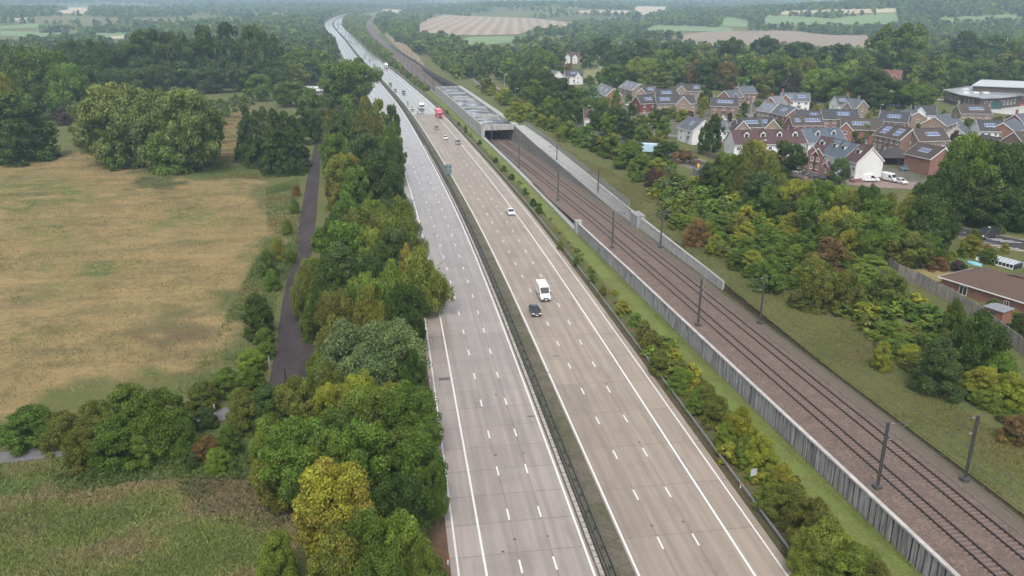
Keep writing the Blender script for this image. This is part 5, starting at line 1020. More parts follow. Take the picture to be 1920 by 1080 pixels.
    for u in dormers:
        x = u * L / 2; dw = 1.7; zz = hr - k * 2.3
        mb = MB(); mb.prism([(x - dw / 2, zz - .4), (x + dw / 2, zz - .4), (x + dw / 2, zz + 1.25), (x, zz + 2.0), (x - dw / 2, zz + 1.25)], -2.5, -.5, 'y'); dm = mb.build('dormer', M_FRAME, o)
        mb = MB()
        for s in (1, -1): mb.prism([(x, zz + 2.02), (x + s * (dw / 2 + .2), zz + 1.1), (x + s * (dw / 2 + .2), zz + 1.22), (x, zz + 2.16)], -2.75, -.3, 'y')
        mb.build('dormer_roof', ROOFS[roof], dm); mb = MB(); mb.box((x, -2.53, zz + .55), (1.1, .08, 1.0)); mb.box((x, -2.57, zz + .55), (.08, .06, 1.0)); mb.build('pane', M_GLASS, dm)
    HOUSES.append(o); return o
def c3(x, y): return (1000 + x / 4, 60 + y / 4)
def c4(x, y): return (1440 + x / 4, 60 + y / 4)
house(c3(135, 284), c3(190, 294), 'white gabled house with pale grey roof beside the main road trees', 'white', 'grey', W=8.5, wins=2, panels=(), hr=8.8)
house(c3(235, 286), c3(362, 284), 'white house with six blue solar panels and a white front gable', 'white', 'dark', gables=((.35, 4.2, 7.2, 1.2, 'white'),), panels=((.1, 6),), wins=3, hr=8.8)
house(c3(165, 385), c3(250, 440), 'low white annexe with shining wet grey roof near the hedge', 'white', 'grey', hr=5.2, he=3.2, W=7, storeys=1, wins=2)
house(c3(232, 158), c3(352, 158), 'old red house with white timbered gables and tall chimneys', 'red', 'maroon', hr=9.0, he=5.4, W=8, gables=((-.6, 4.5, 8.2, 1.0, 'white'), (.3, 4.5, 7.9, 1.0, 'white')), chim=(-.6, .1, .75), wins=4, gw=0)
house(c3(486, 184), c3(585, 184), 'small red roofed brick barn at the edge of the green', 'red', 'red', hr=6.2, he=3.4, W=7, storeys=1, wins=3)
house(c3(512, 384), c3(608, 424), 'red brick house with pale grey roof and its gable facing right', 'red', 'grey', W=8.5, hr=8.8, wins=3, panels=((-.3, 2), (.4, 2)))
house(c3(505, 462), c3(560, 480), 'low grey garage with a single roof slope beside red brick gable', 'cream', 'slate', hr=4.8, he=3.0, W=6, storeys=1, wins=1)
house(c3(702, 364), c3(800, 388), 'tan brick house with long grey roof and two pale skylights', 'tan', 'grey', W=9, hr=8.6, wins=3, panels=((-.5, 2), (.2, 2)))
house(c3(800, 402), c3(912, 404), 'tan brick house with pale front gable and a corner solar array', 'tan', 'dark', gables=((-.75, 4.4, 7.4, .8, 'tan', 'grey'),), panels=((.45, 3),), wins=3)
house(c3(775, 478), c3(897, 472), 'dark red tile hung house with four solar panels above two white windows', 'hung', 'dark', panels=((.2, 4),), wins=2, low='tan')
house(c3(905, 432), c3(1065, 426), 'long tan brick house showing only its dark solar roof behind the gabled one', 'tan', 'dark', panels=((0, 6),), wins=4)
house(c3(915, 476), c3(1205, 474), 'wide tan brick house with big front gable and green tinted solar panels', 'tan', 'dark', gables=((.32, 6.8, 8.3, 1.0, 'tan', 'slate'),), panels=((-.55, 5),), wins=6)
house(c3(1085, 390), c3(1250, 392), 'tan brick house backing onto the wood with a left front gable', 'tan', 'dark', gables=((-.72, 5.0, 7.9, .8, 'tan'),), panels=((.65, 3),), wins=4)
house(c3(1338, 492), c3(1538, 498), 'square brown brick house with seven solar panels and pale blue door', 'brown', 'dark', panels=((.05, 7),), wins=3, chim=(-.85,), W=8)
house(c3(1435, 442), c3(1530, 432), 'red brick house with narrow gable just behind the brown brick house', 'red', 'slate', gables=((-.6, 4.4, 7.6, 1.0, 'red', 'slate'),), wins=3, chim=(.7,))
house(c3(1535, 410), c3(1645, 405), 'red brick house with clean blue-grey slate roof by the wood', 'red', 'slate', wins=3, chim=(-.9,), gables=())
house(c3(1172, 634), c3(1283, 662), 'white house with grey roof and white gable beside the dark conical tree', 'white', 'slate', W=9, hr=8.8, wins=2, panels=((.1, 2),))
house(c3(1335, 672), c3(1440, 672), 'white house wing half hidden behind the dark conical tree', 'white', 'slate', wins=3, hr=7.8, low='red')
house(c3(1520, 648), c3(1690, 645), 'tan brick house with blue solar panels and a gable at the left', 'tan', 'dark', gables=((-.75, 6.0, 7.6, .6, 'tan'),), panels=((.25, 5),), wins=4, hr=8.0)
house(c3(1690, 642), c3(1800, 642), 'tan brick house whose right front gable overlooks the maroon terrace', 'tan', 'dark', gables=((.55, 6.0, 7.8, .6, 'tan'),), panels=((-.3, 2),), wins=3, hr=8.0)
house((1370, 245), (1503, 243), 'long white terrace with maroon roof and four white dormers', 'white', 'maroon', hr=9.2, he=5.4, W=9.5, dormers=(-.62, -.16, .3, .74), wins=9, low='red')
house((1503, 243), (1573, 240), 'blue roofed end of the terrace with two white dormers', 'white', 'blue', hr=9.2, he=5.6, W=9.5, dormers=(-.35, .5), wins=5)
house(c4(400, 786), c4(500, 800), 'red brick terrace house with maroon roof and small front gables', 'red', 'maroon', hr=10, he=6, W=9.5, gables=((-.4, 3.6, 7.8, .9, 'red'), (.45, 3.6, 7.4, .9, 'red')), dormers=(-.1,), wins=4)
house(c4(500, 800), c4(682, 846), 'white terrace house with blue slate roof and two dormers', 'white', 'blue', hr=10, he=6, W=9.5, dormers=(-.35, .35), wins=5, gables=((.0, 2.6, 4.2, 1.2, 'red', 'maroon'),))
house(c4(682, 846), c4(782, 868), 'end terrace house with big blank white gable and maroon roof', 'white', 'maroon', hr=10, he=6, W=9.5, dormers=(.0,), wins=3, low='red', gw=0)
house(c4(100, 456), c4(312, 460), 'house with red brick left gable, white right end and two solar arrays', 'white', 'slate', gables=((-.75, 5.0, 8.0, .6, 'red'),), panels=((-.35, 2), (.45, 4)), chim=(-.9,), wins=4)
house(c4(20, 490), c4(95, 480), 'grey roofed brick house peeping between two others near the wood', 'red', 'grey', wins=2, chim=(-.6,))
house(c3(1738, 526), c3(1836, 540), 'brick house with pale grey roof and one white roof panel', 'tan', 'grey', wins=3, panels=((0, 3),), chim=(-.7,), W=8.5)
house(c4(85, 540), c4(212, 568), 'slate roofed house with one solar array and brick gable facing right', 'red', 'slate', W=8.5, wins=3, panels=((.1, 4),))
house(c4(210, 588), c4(392, 594), 'dark slate house behind the twin array house with one small array', 'brown', 'black', wins=4, panels=((.5, 3),), hr=8)
house(c4(165, 632), c4(397, 630), 'brown roofed house with two solar arrays and red brick gables', 'red', 'brown', wins=4, panels=((-.62, 2), (.35, 6)), hr=8.2)
house(c4(400, 582), c4(668, 582), 'long black slate house with a row of five solar panels', 'brown', 'black', wins=5, panels=((.15, 5),))
house(c4(545, 645), c4(862, 655), 'brown roofed house with red left gable and tall white right gable', 'red', 'brown', W=8.5, wins=4, panels=((-.05, 6),), gables=((-.8, 5.2, 7.6, .8, 'red'),), hr=8.6)
house(c4(502, 484), c4(600, 482), 'white walled house with one solar array beside a tan gable', 'white', 'dark', wins=2, panels=((-.1, 4),), gables=((.8, 5.0, 7.9, .8, 'tan'),), chim=(.95,))
house(c4(610, 500), c4(715, 512), 'tan house with two blue-grey slate slopes and small gable, edge of wood', 'tan', 'slate', wins=2, W=8, gables=((.0, 4.6, 7.4, 1.2, 'tan', 'slate'),), chim=(.3,))
house(c4(852, 594), c4(1068, 608), 'black slate house with five bright solar panels facing the camera', 'brown', 'black', wins=4, panels=((0, 5),), W=8.5)
house(c4(1050, 575), c4(1125, 600), 'tan house with pale blue slate slope at the end of the black roof', 'tan', 'slate', wins=2, W=8, hr=7.6, chim=(-.6,))
house(c4(1110, 552), c4(1258, 556), 'white house with dark slate roof in front of the school lawn', 'white', 'black', wins=3, gables=((-.75, 4.2, 8.2, 1.5, 'white', 'slate'),))
house(c4(1425, 544), c4(1652, 546), 'brown brick house with brown roof and six panels below the school', 'tan', 'brown', wins=4, panels=((.1, 6),), W=8.5, chim=(-.95,))
house(c4(1252, 636), c4(1332, 612), 'tan brick house turned gable on with pale blue slate slope', 'tan', 'slate', W=9, wins=2, hr=8.2)
house(c4(1390, 656), c4(1420, 650), 'tiny white gabled annexe between slate roofs', 'white', 'slate', hr=5.6, he=3.4, W=6, storeys=1, wins=1, minL=5)
house(c4(1420, 715), c4(1475, 705), 'small white cottage with grey slate roof beside the purple shrub', 'white', 'slate', hr=5.8, he=3.4, W=7, storeys=1, wins=2)
house(c4(880, 690), c4(1085, 728), 'brown brick house with two slanting solar arrays above white windows', 'brown', 'brown', W=9, wins=5, panels=((-.5, 3, -1, 2), (.45, 3, -1, 2)), hr=8.6)
house(c4(1085, 728), c4(1310, 722), 'brown roofed house with tan left gable and five bright panels', 'tan', 'brown', W=9, wins=3, panels=((.1, 5),), hr=8.6, gables=())
house(c4(1130, 832), c4(1325, 872), 'red brick house with long blank brick side and four solar panels', 'red', 'brown', W=9, wins=0, door=False, panels=((.0, 4),), hr=8.2)
house(c4(1330, 850), c4(1420, 845), 'dark roofed small house tucked behind the blank red brick house', 'tan', 'dark', hr=6.6, he=4, W=7, wins=2)
house(c4(1565, 664), c4(1760, 666), 'white fronted house with black slate roof and four solar panels', 'white', 'black', wins=4, panels=((-.1, 4),), W=8)
house(c4(1765, 682), c4(1845, 648), 'red brick gable house with pale blue slate slope near right edge', 'red', 'slate', W=9, wins=2, hr=8.2)
house(c4(1858, 618), c4(1950, 612), 'blue slate roofed brick house cut by the right picture edge', 'red', 'slate', wins=3, W=9, chim=(-.8,))
house(c4(1850, 752), c4(1990, 745), 'brown roofed house with a solar array at the right picture edge', 'brown', 'brown', wins=3, panels=((.1, 4),), W=9)
house(c4(1600, 770), c4(1760, 800), 'low dark roofed bungalow behind the tall trees', 'red', 'dark', hr=5.6, he=3, W=8, storeys=1, wins=3)
house(c4(812, 280), c4(1005, 288), 'big red roofed house standing alone among the trees', 'red', 'red', hr=10, he=5.5, W=11, gables=((.0, 5, 8.6, 1.2, 'hung', 'red'), (.65, 4, 8, 1.0, 'red', 'red')), wins=5)
house((1905, 350), (1990, 356), 'maroon roofed red brick house half hidden by dark roadside trees', 'red', 'maroon', W=9, wins=3, hr=7.5)
house((1655, 88 / 2 + 0), (1660, 44), 'x') if False else None
for k, (a, b, lb, wl_, rf) in enumerate([((1100, 33), (1118, 33), 'distant white farmhouse beyond the stubble field', 'white', 'maroon'), ((1205, 66), (1222, 67), 'distant long pale shed beside green pasture', 'white', 'grey'), ((1126, 52), (1150, 51), 'distant low grey barn right of the stubble field', 'cream', 'grey'), ((1200, 58), (1215, 59), 'distant white cottage above the ploughed field', 'white', 'slate')]):
    house(a, b, lb, wl_, rf, W=9, hr=7, he=4, wins=2, storeys=1, door=False, gw=0)
# car port with dark pyramid roof
cp = G(*c4(940, 985)); t = empty('carport', cp, -.25, 'open carport with dark hipped roof between the brick houses', 'carport')
mb = MB(); mb.add([(-5.2, -4.6, 2.5), (5.2, -4.6, 2.5), (5.2, 4.6, 2.5), (-5.2, 4.6, 2.5), (-1.2, 0, 5.0), (1.2, 0, 5.0)], [(0, 1, 5, 4), (1, 2, 5), (2, 3, 4, 5), (3, 0, 4), (3, 2, 1, 0)]); mb.build('roof', ROOFS['dark'], t)
for sx in (-4.7, 0, 4.7):
    for s_ in (-4.1, 4.1): mb = MB(); mb.box((sx, s_, 1.2), (.25, .25, 2.6)); mb.build('post', WALLS['timber'], t)
mb = MB(); mb.box((0, 4.2, 1.1), (9.6, .15, 2.4)); mb.build('back_wall', WALLS['timber'], t)
# ------------------------------------------------------------------ school: folded flat roofs on dark timber walls
def flat_block(t, poly, zr, zb, wall, roofm, inset=1.0, th=.5):
    w = [P(x, y, zr)[:2] for x, y in poly]; c = sum(w) / len(w); o0 = np.array(t.location[:2])
    if sum(w[i][0] * w[(i + 1) % len(w)][1] - w[(i + 1) % len(w)][0] * w[i][1] for i in range(len(w))) < 0: w = w[::-1]
    mb = MB(); mb.prism([tuple(q - o0) for q in w], zr - th - t.location[2], zr - t.location[2], 'z'); mb.build('roof', roofm, t)
    iw = [q + (c - q) / np.linalg.norm(c - q) * inset - o0 for q in w]; mb = MB(); mb.prism([tuple(q) for q in iw], zb - t.location[2], zr - th - .02 - t.location[2], 'z'); mb.build('wall', wall, t); return iw
sc_ = on(*P(*c4(1600, 520), 5)[:2]); t = empty('school', sc_, 0, 'modern school with shining folded flat roof and dark timber walls', 'school')
M_METROOF = mat('metal_roof', (.27, .28, .30), .25, .5, .12, spec=.6)
iw = flat_block(t, [c4(1308, 432), c4(1530, 404), c4(1720, 412), c4(1935, 470), c4(1740, 490), c4(1600, 494), c4(1440, 468)], sc_[2] + 6.0, sc_[2] - .5, WALLS['timber'], M_METROOF, 1.6)
t2 = empty('school_hall', on(*P(*c4(1750, 420), 5)[:2]), 0, 'taller school hall with white seamed roof behind the folded roof', 'school'); flat_block(t2, [c4(1528, 398), c4(1600, 356), c4(1990, 372), c4(1990, 416)], t2.location[2] + 9.5, t2.location[2], WALLS['timber'], mat('white_seam_roof', (.40, .415, .43), .35, .2, .3, stretch=(3, .2, 1)), 1.2)
for i in range(len(iw)):
    a, b = iw[i], iw[(i + 1) % len(iw)]; d = b - a; Ln = np.linalg.norm(d); d = d / Ln; nr = np.array([d[1], -d[0]]); mid = (a + b) / 2 + np.array(t.location[:2])
    if nr @ -mid < 0: continue
    for k in range(1, int(Ln / 3.2)):
        q = a + d * k * 3.2 + nr * .04; window(t, q[0], q[1], 3.0, math.atan2(d[1], d[0]), 1.5, 2.4)
for k in range(7):
    q = P(*c4(1480 + (k % 4) * 75, 425 + (k // 4) * 26), sc_[2] + 6.4); mb = MB(); mb.box((q[0] - sc_[0], q[1] - sc_[1], 6.25), (3.2, 2.2, .5)); mb.build('rooflight', M_WHITE, t)
q = G(*c4(1695, 578)); mb = MB(); mb.box((q[0] - sc_[0], q[1] - sc_[1], 1.8), (5, 3, 3.6), -.2); mb.build('glass_entrance', mat('teal_glass', (.03, .07, .075), .1, .4, .4), t)
# ------------------------------------------------------------------ bungalow and its garden
A = P(1759, 518, 6.1); B = P(1915, 566, 6.1); c = (A + B) / 2; rz = math.atan2(B[1] - A[1], B[0] - A[0]); dv = np.array([math.cos(rz), math.sin(rz)]); nv = np.array([-dv[1], dv[0]])
if nv @ c[:2] < 0: nv = -nv
Lb = 23.0; Wb = 10.5; gz = float(zground(c[0], c[1]))
o = empty('bungalow', (A[0], A[1], gz), rz, 'red brick bungalow with brown hipped roof behind the timber fence', 'bungalow')
sgn = 1 if nv @ np.array([-math.sin(rz), math.cos(rz)]) > 0 else -1
ze = 6.1 - gz; zr_ = ze + 2.5
def Q(u, v, z): return (u, sgn * v, z)
def fbuild(mb, name, m, par): return fix_normals(mb.build(name, m, par))
mb = MB(); mb.add([Q(0, 0, ze), Q(Lb, 0, ze), Q(Lb, Wb, ze), Q(0, Wb, ze), Q(5.6, Wb / 2, zr_), Q(Lb - 5.6, Wb / 2, zr_), Q(0, 0, ze - .14), Q(Lb, 0, ze - .14), Q(Lb, Wb, ze - .14), Q(0, Wb, ze - .14)], [(0, 1, 5, 4), (1, 2, 5), (2, 3, 4, 5), (3, 0, 4), (0, 6, 7, 1), (1, 7, 8, 2), (2, 8, 9, 3), (3, 9, 6, 0), (6, 9, 8, 7)]); ro = fbuild(mb, 'roof', ROOFS['bung'], o)
mb = MB(); mb.prism([(9.0, zr_ - 3.2), (17.5, zr_ - 3.2), (13.2, zr_ + .25)], 0, 0, 'y') if False else None
mb.add([Q(9.5, Wb / 2 - .5, zr_ - .1), Q(19.5, Wb / 2 - .5, zr_ - .1), Q(19.5, Wb + 9, ze + .02), Q(9.5, Wb + 9, ze + .02), Q(14.5, Wb / 2 - .2, zr_ + .5), Q(14.5, Wb + 5, zr_ + .5)], [(0, 4, 5, 3), (1, 2, 5, 4), (3, 5, 2)]); fbuild(mb, 'wing_roof', ROOFS['bung'], o)
mb = MB(); mb.box(Q(Lb / 2, Wb / 2, ze / 2 - .4), (Lb - 1, Wb - 1, ze + .5)); mb.box(Q(14.5, Wb + 4, ze / 2 - .4), (9, 9, ze + .48)); mb.build('wall', WALLS['red'], o)
mb = MB()
mb.box(Q(Lb / 2, -.03, ze - .1), (Lb + .1, .1, .2)); mb.box(Q(-.03, Wb / 2, ze - .1), (.1, Wb, .2)); mb.build('bargeboard', M_FRAME, o)
for u, v in ((14.0, Wb + 1.5), (16.6, Wb / 2 + 1)): mb = MB(); mb.box(Q(u, v, zr_ + .8), (1.0, .8, 1.8)); mb.box(Q(u, v, zr_ + 1.75), (1.2, 1.0, .15)); mb.build('chimney', WALLS['red'], ro)
for u, wd, ht in ((4.9, 1.5, 1.7), (12.9, .9, 1.2), (17.5, 1.2, 1.2)):
    y = .5 - .03; f = window(o, u, sgn * y, ze - 1.35, 0 if sgn > 0 else math.pi, wd, ht)
cs = G(1887, 498); gz2 = cs[2]; t = empty('conservatory', (cs[0], cs[1], gz2), rz, 'white framed conservatory with glazed ridge roof behind the bungalow', 'conservatory'); t.scale = (.75, .8, .42)
mb = MB(); mb.box((0, 0, 1.1), (6, 4, 2.2)); mb.build('glazing', M_GLASS, t); mb = MB()
for x in np.linspace(-3, 3, 7):
    for y in (-2.03, 2.03): mb.box((x, y, 1.15), (.12, .1, 2.4))
    mb.bar((x, -2.1, 2.35), (x, 0, 3.5), .07, 4); mb.bar((x, 2.1, 2.35), (x, 0, 3.5), .07, 4)
mb.bar((-3, 0, 3.5), (3, 0, 3.5), .1, 6)
for y in (-2.06, 2.06): mb.box((0, y, 2.35), (6.2, .14, .14)); mb.box((0, y, .3), (6.2, .12, .6))
mb.build('frame', M_FRAME, t); mb = MB(); mb.prism([(-2.1, 2.3), (2.1, 2.3), (0, 3.42)], -2.95, 2.95, 'x'); mb.build('roof', mat('pale_roof_glass', (.26, .31, .35), .2, .1, 1), t)
sh = G(1868, 600); t = empty('shed', sh, rz, 'small garden shed with flat grey felt roof below the bungalow', 'shed')
mb = MB(); mb.box((0, 0, 1.0), (3.2, 2.6, 2.1)); mb.build('wall', mat('red_shed_wall', (.2, .085, .06), .85, .3, 2, stretch=(3, 3, .5)), t); mb = MB(); mb.prism([(-1.5, 2.08), (1.5, 2.3), (1.5, 2.42), (-1.5, 2.2)], -1.8, 1.8, 'x'); mb.build('roof', mat('grey_felt', (.17, .18, .2), .6, .25, 1), t)
mb = MB(); mb.box((0, -1.33, .9), (.9, .06, 1.75)); mb.build('door', WALLS['timber'], t)
def fence(name, pts, h, label, m, panel=1.9, gap=.12, posts=True, px=True, post_m=None, cat='fence', jit=.0):
    w = [G(*q) for q in pts] if px else pts; t = empty(name, w[0], 0, label, cat); o0 = np.array(t.location); mb = MB(); pq = []; r = random.Random(len(pts))
    for a, b in zip(w[:-1], w[1:]):
        d = b - a; L = np.linalg.norm(d[:2]); n = max(1, int(round(L / panel))); ang = math.atan2(d[1], d[0])
        for k in range(n):
            q = a + d * (k + .5) / n - o0; hh = h * (1 + r.uniform(-jit, jit)); z = float(zground(*(q + o0)[:2])) - o0[2]
            mb.box((q[0], q[1], z + hh / 2 - .1), (L / n - gap, .06, hh + .2), ang); q2 = a + d * k / n - o0; pq.append((q2[0], q2[1], z, ang))
    mb.build('panels', m, t)
    mp = MB(); mp.box((0, 0, h / 2), (.14, .14, h + .15)); po = mp.build('post', post_m or m, t)
    for i, q in enumerate(pq[:100]):
        if i: po = po.copy(); COL.objects.link(po)
        po.location = q[:3]; po.rotation_euler = (0, 0, q[3])
    return t
M_OLDWOOD = stained('weathered_timber', (.27, .245, .215), (.12, .105, .09), .9, 1.2, (3, 3, .2)); M_GREYF = stained('grey_fence', (.19, .19, .195), (.1, .1, .105), .9, 1.0, (2, 2, .3)); M_DARKF = mat('dark_fence_wood', (.09, .075, .065), .9, .3, 1)
fence('timber_fence', [(1657, 501), (1683, 519), (1717, 533), (1747, 550), (1781, 567), (1815, 588), (1850, 612), (1885, 640), (1935, 680)], 2.5, 'tall weathered timber fence along the bungalow garden', M_OLDWOOD, jit=.03)
fence('garden_fence', [(1657, 501), (1680, 488), (1735, 474)], 1.8, 'low brown timber fence closing the far end of the garden', M_DARKF)
fence('road_fence', [(1298, 328), (1341, 350), (1390, 369), (1420, 387), (1478, 413), (1545, 452), (1600, 492), (1640, 522), (1672, 548)], 2.2, 'long grey fence between the railway slope and the tree strip', M_GREYF, 2.4, .1)
fence('estate_fence', [(1308, 286), (1330, 296), (1380, 310)], 1.8, 'dark slatted fence in front of the white terrace', M_DARKF, 1.6)
fence('estate_fence', [(1628, 217), (1680, 213), (1735, 215)], 1.8, 'brown garden fence below the wood and the school', M_DARKF, 1.8)
fence('estate_fence', [(1755, 222), (1800, 226), (1850, 228)], 1.6, 'brown garden fence in front of the school lawn', M_DARKF, 1.8)
# garden things
def at(px, py, dz=0): p = G(px, py); return (p[0], p[1], p[2] + dz)
GD = 'in the bungalow garden'
for a in [(1697, 480, 500, 18, 'y'), (1706, 478, 502, 22, 'm'), (1717, 475, 502, 26, 'u'), (1730, 478, 494, 14, 'Y'), (1743, 472, 497, 20, 'y'), (1765, 467, 492, 30, 'm'), (1757, 483, 506, 40, 'b'), (1772, 499, 508, 10, 'y'), (1793, 488, 506, 30, 'p'), (1815, 440, 480, 40, 'y'), (1822, 430, 470, 28, 'm', 'tall'), (1803, 462, 482, 24, 'm'), (1850, 465, 492, 36, 'm'), (1882, 454, 476, 16, 'y'), (1785, 470, 488, 20, 'y'), (1848, 458, 478, 20, 'b'), (1805, 495, 510, 16, 'd'), (1860, 560, 590, 30, 'm'), (1902, 580, 592, 22, 'Y'), (1680, 480, 495, 12, 'y')]:
    T(a[0], a[1], a[2], a[3], a[4], GD, a[5] if len(a) > 5 else 'dome', wood=False)
M_PLAST = mat('pale_green_plastic', (.55, .62, .55), .5, .1, 3); M_POOL = mat('blue_plastic', (.25, .52, .66), .4, .15, 3)
def chair(px, py, rz, label):
    t = empty('garden_chair', at(px, py), rz, label, 'garden chair', 'chairs in the bungalow garden'); mb = MB(); mb.box((0, 0, .42), (.5, .5, .05)); mb.build('seat', M_PLAST, t); mb = MB(); mb.box((0, .24, .72), (.5, .05, .6)); mb.build('backrest', M_PLAST, t)
    for sx in (-.22, .22):
        for s_ in (-.22, .22): mb = MB(); mb.box((sx, s_, .2), (.05, .05, .4)); mb.build('leg', M_PLAST, t)
        mb = MB(); mb.box((sx * 1.1, 0, .63), (.05, .5, .04)); mb.build('armrest', M_PLAST, t)
chair(1832, 491, .4, 'pale green plastic chair left of the small garden table'); chair(1843, 491, -1.2, 'pale green plastic chair right of the small garden table')
t = empty('garden_table', at(1837, 489), 0, 'small round garden table between the two pale chairs', 'table'); mb = MB(); mb.bar((0, 0, .68), (0, 0, .72), .5, 14); mb.build('tabletop', M_PLAST, t); mb = MB(); mb.bar((0, 0, 0), (0, 0, .68), .06, 6); mb.bar((0, 0, 0), (0, 0, .04), .25, 10); mb.build('leg', M_PLAST, t)
t = empty('parasol', at(1839, 487), 0, 'folded dark parasol standing by the garden table', 'parasol'); mb = MB(); mb.bar((0, 0, 0), (0, 0, 2.5), .03, 6); mb.bar((0, 0, 0), (0, 0, .08), .28, 10); mb.build('pole', M_STEEL, t); mb = MB(); mb.bar((0, 0, 1.0), (0, 0, 1.8), .2, 8, .17); mb.bar((0, 0, 1.8), (0, 0, 2.45), .17, 8, .03); mb.build('canopy', mat('slate_cloth', (.1, .11, .14), .8, .2, 4), t)
t = empty('garden_bench', at(1724, 503), rz, 'brown wooden bench facing the dry lawn', 'bench'); mb = MB(); mb.box((0, 0, .42), (1.6, .45, .06)); mb.build('seat', M_OLDWOOD, t); mb = MB(); mb.box((0, .22, .72), (1.6, .06, .5)); mb.build('backrest', M_OLDWOOD, t)
for sx in (-.7, .7): mb = MB(); mb.box((sx, 0, .2), (.08, .42, .42)); mb.build('leg', M_OLDWOOD, t)
p = at(1827, 496); t = empty('paddling_pool', p, rz, 'long pale blue paddling pool on the garden grass', 'pool'); mb = MB(); prf = [(math.cos(a) * 1.5, math.sin(a) * .75) for a in np.linspace(0, 2 * math.pi, 20, endpoint=False)]; mb.prism(prf, 0, .35, 'z'); mb.build('rim', M_POOL, t); mb = MB(); mb.prism([(x * .88, y * .82) for x, y in prf], .30, .36, 'z'); mb.build('water', mat('pool_water', (.22, .5, .62), .08, .1, 1), t)
# ------------------------------------------------------------------ vehicles
def paint_mat():
    m, nodes, L, b = new_mat('car_paint'); oi = N(nodes, 'ShaderNodeObjectInfo'); L.new(oi.outputs['Color'], b.inputs['Base Color']); b.inputs['Roughness'].default_value = .3; b.inputs['Coat Weight'].default_value = .5; b.inputs['Coat Roughness'].default_value = .08; return m
M_CAR = paint_mat(); M_TYRE = mat('tyre_rubber', (.018, .018, .018), .85, .2, 5); M_RIM = mat('alloy_rim', (.45, .45, .46), .35, .2, 5, metal=.7); M_CGLASS = mat('tinted_glass', (.018, .022, .026), .06, .2, 1); M_LAMP = mat('headlamp_lens', (.72, .74, .76), .12, .1, 5); M_TAIL = mat('tail_lamp', (.35, .02, .02), .2, .1, 5); M_PLATE = mat('number_plate', (.75, .75, .72), .4, .05, 5)
def bev(o, wd, seg=2):
    md = o.modifiers.new('bevel', 'BEVEL'); md.width = wd; md.segments = seg; md.limit_method = 'ANGLE'; md.angle_limit = R(35); return o
def wheel(par, x, y, r=.33, wd=.22):
    mb = MB(); mb.bar((x - wd / 2, y, r), (x + wd / 2, y, r), r, 16); w_ = mb.build('wheel', M_TYRE, par); mb = MB(); mb.bar((x - wd / 2 - .01, y, r), (x + wd / 2 + .01, y, r), r * .62, 12); mb.build('rim', M_RIM, w_); return w_
def car(kind='hatch'):
    """local -y is the nose"""
    o = empty('car', (0, 0, 0)); k = {'hatch': (2.05, 1.48, .88, .6), 'saloon': (2.3, 1.44, .9, 1.0), 'suv': (2.25, 1.7, .93, .45), 'estate': (2.35, 1.5, .9, .35)}[kind]; L, hh, wx, boot = k; zb = .62 * hh
    mb = MB(); mb.prism([(-L, .30), (-L, .60), (-L + .12, .72), (-L * .52, zb), (L - .15, zb + .03), (L, zb - .1), (L, .5), (L - .08, .26), (-L + .1, .22)], -wx, wx, 'x'); b = bev(fix_normals(mb.build('body', M_CAR, o)), .09, 3)
    y0, y1, y2, y3 = -L * .54, -L * .18, L - boot - .45, L - boot + .12; xa, xb = wx - .06, wx - .24
    mb = MB(); mb.add([(-xa, y0, zb - .02), (xa, y0, zb - .02), (xa, y3, zb - .02), (-xa, y3, zb - .02), (-xb, y1, hh - .06), (xb, y1, hh - .06), (xb, y2, hh - .06), (-xb, y2, hh - .06)], [(3, 2, 1, 0), (4, 5, 6, 7), (0, 1, 5, 4), (1, 2, 6, 5), (2, 3, 7, 6), (3, 0, 4, 7)]); mb.build('windows', M_CGLASS, o)
    mb = MB(); mb.prism([(y1 - .08, hh - .065), (y1 + .2, hh - .005), ((y1 + y2) / 2, hh + .01), (y2 - .1, hh - .01), (y2 + .08, hh - .065)], -xb - .03, xb + .03, 'x')
    for s in (1, -1):
        mb.bar((s * xa, y0, zb), (s * xb, y1, hh - .05), .05, 4); mb.bar((s * xa, y3, zb), (s * xb, y2, hh - .05), .07, 4); mb.bar((s * (xa + .005), (y0 + y3) / 2, zb), (s * (xb + .01), (y1 + y2) / 2, hh - .05), .045, 4)
    fix_normals(mb.build('roof', M_CAR, o))
    for s in (1, -1):
        mb = MB(); mb.box((s * (wx - .24), -L + .06, .66), (.36, .2, .15)); bev(mb.build('headlight', M_LAMP, o), .03); mb = MB(); mb.box((s * (wx - .18), L - .04, zb - .14), (.26, .14, .16)); mb.build('tail_light', M_TAIL, o)
        mb = MB(); mb.box((s * (wx + .08), y0 + .35, zb + .08), (.2, .12, .14)); mb.build('mirror', M_CAR, o)
    mb = MB(); mb.box((0, -L - .01, .45), (.95, .06, .2)); mb.build('grille', M_BLACK, o); mb = MB(); mb.box((0, -L - .045, .40), (.5, .02, .11)); mb.build('number_plate', M_PLATE, o)
    for s in (1, -1):
        for y in (-L * .64, L * .62): wheel(o, s * (wx - .1), y)
    return o
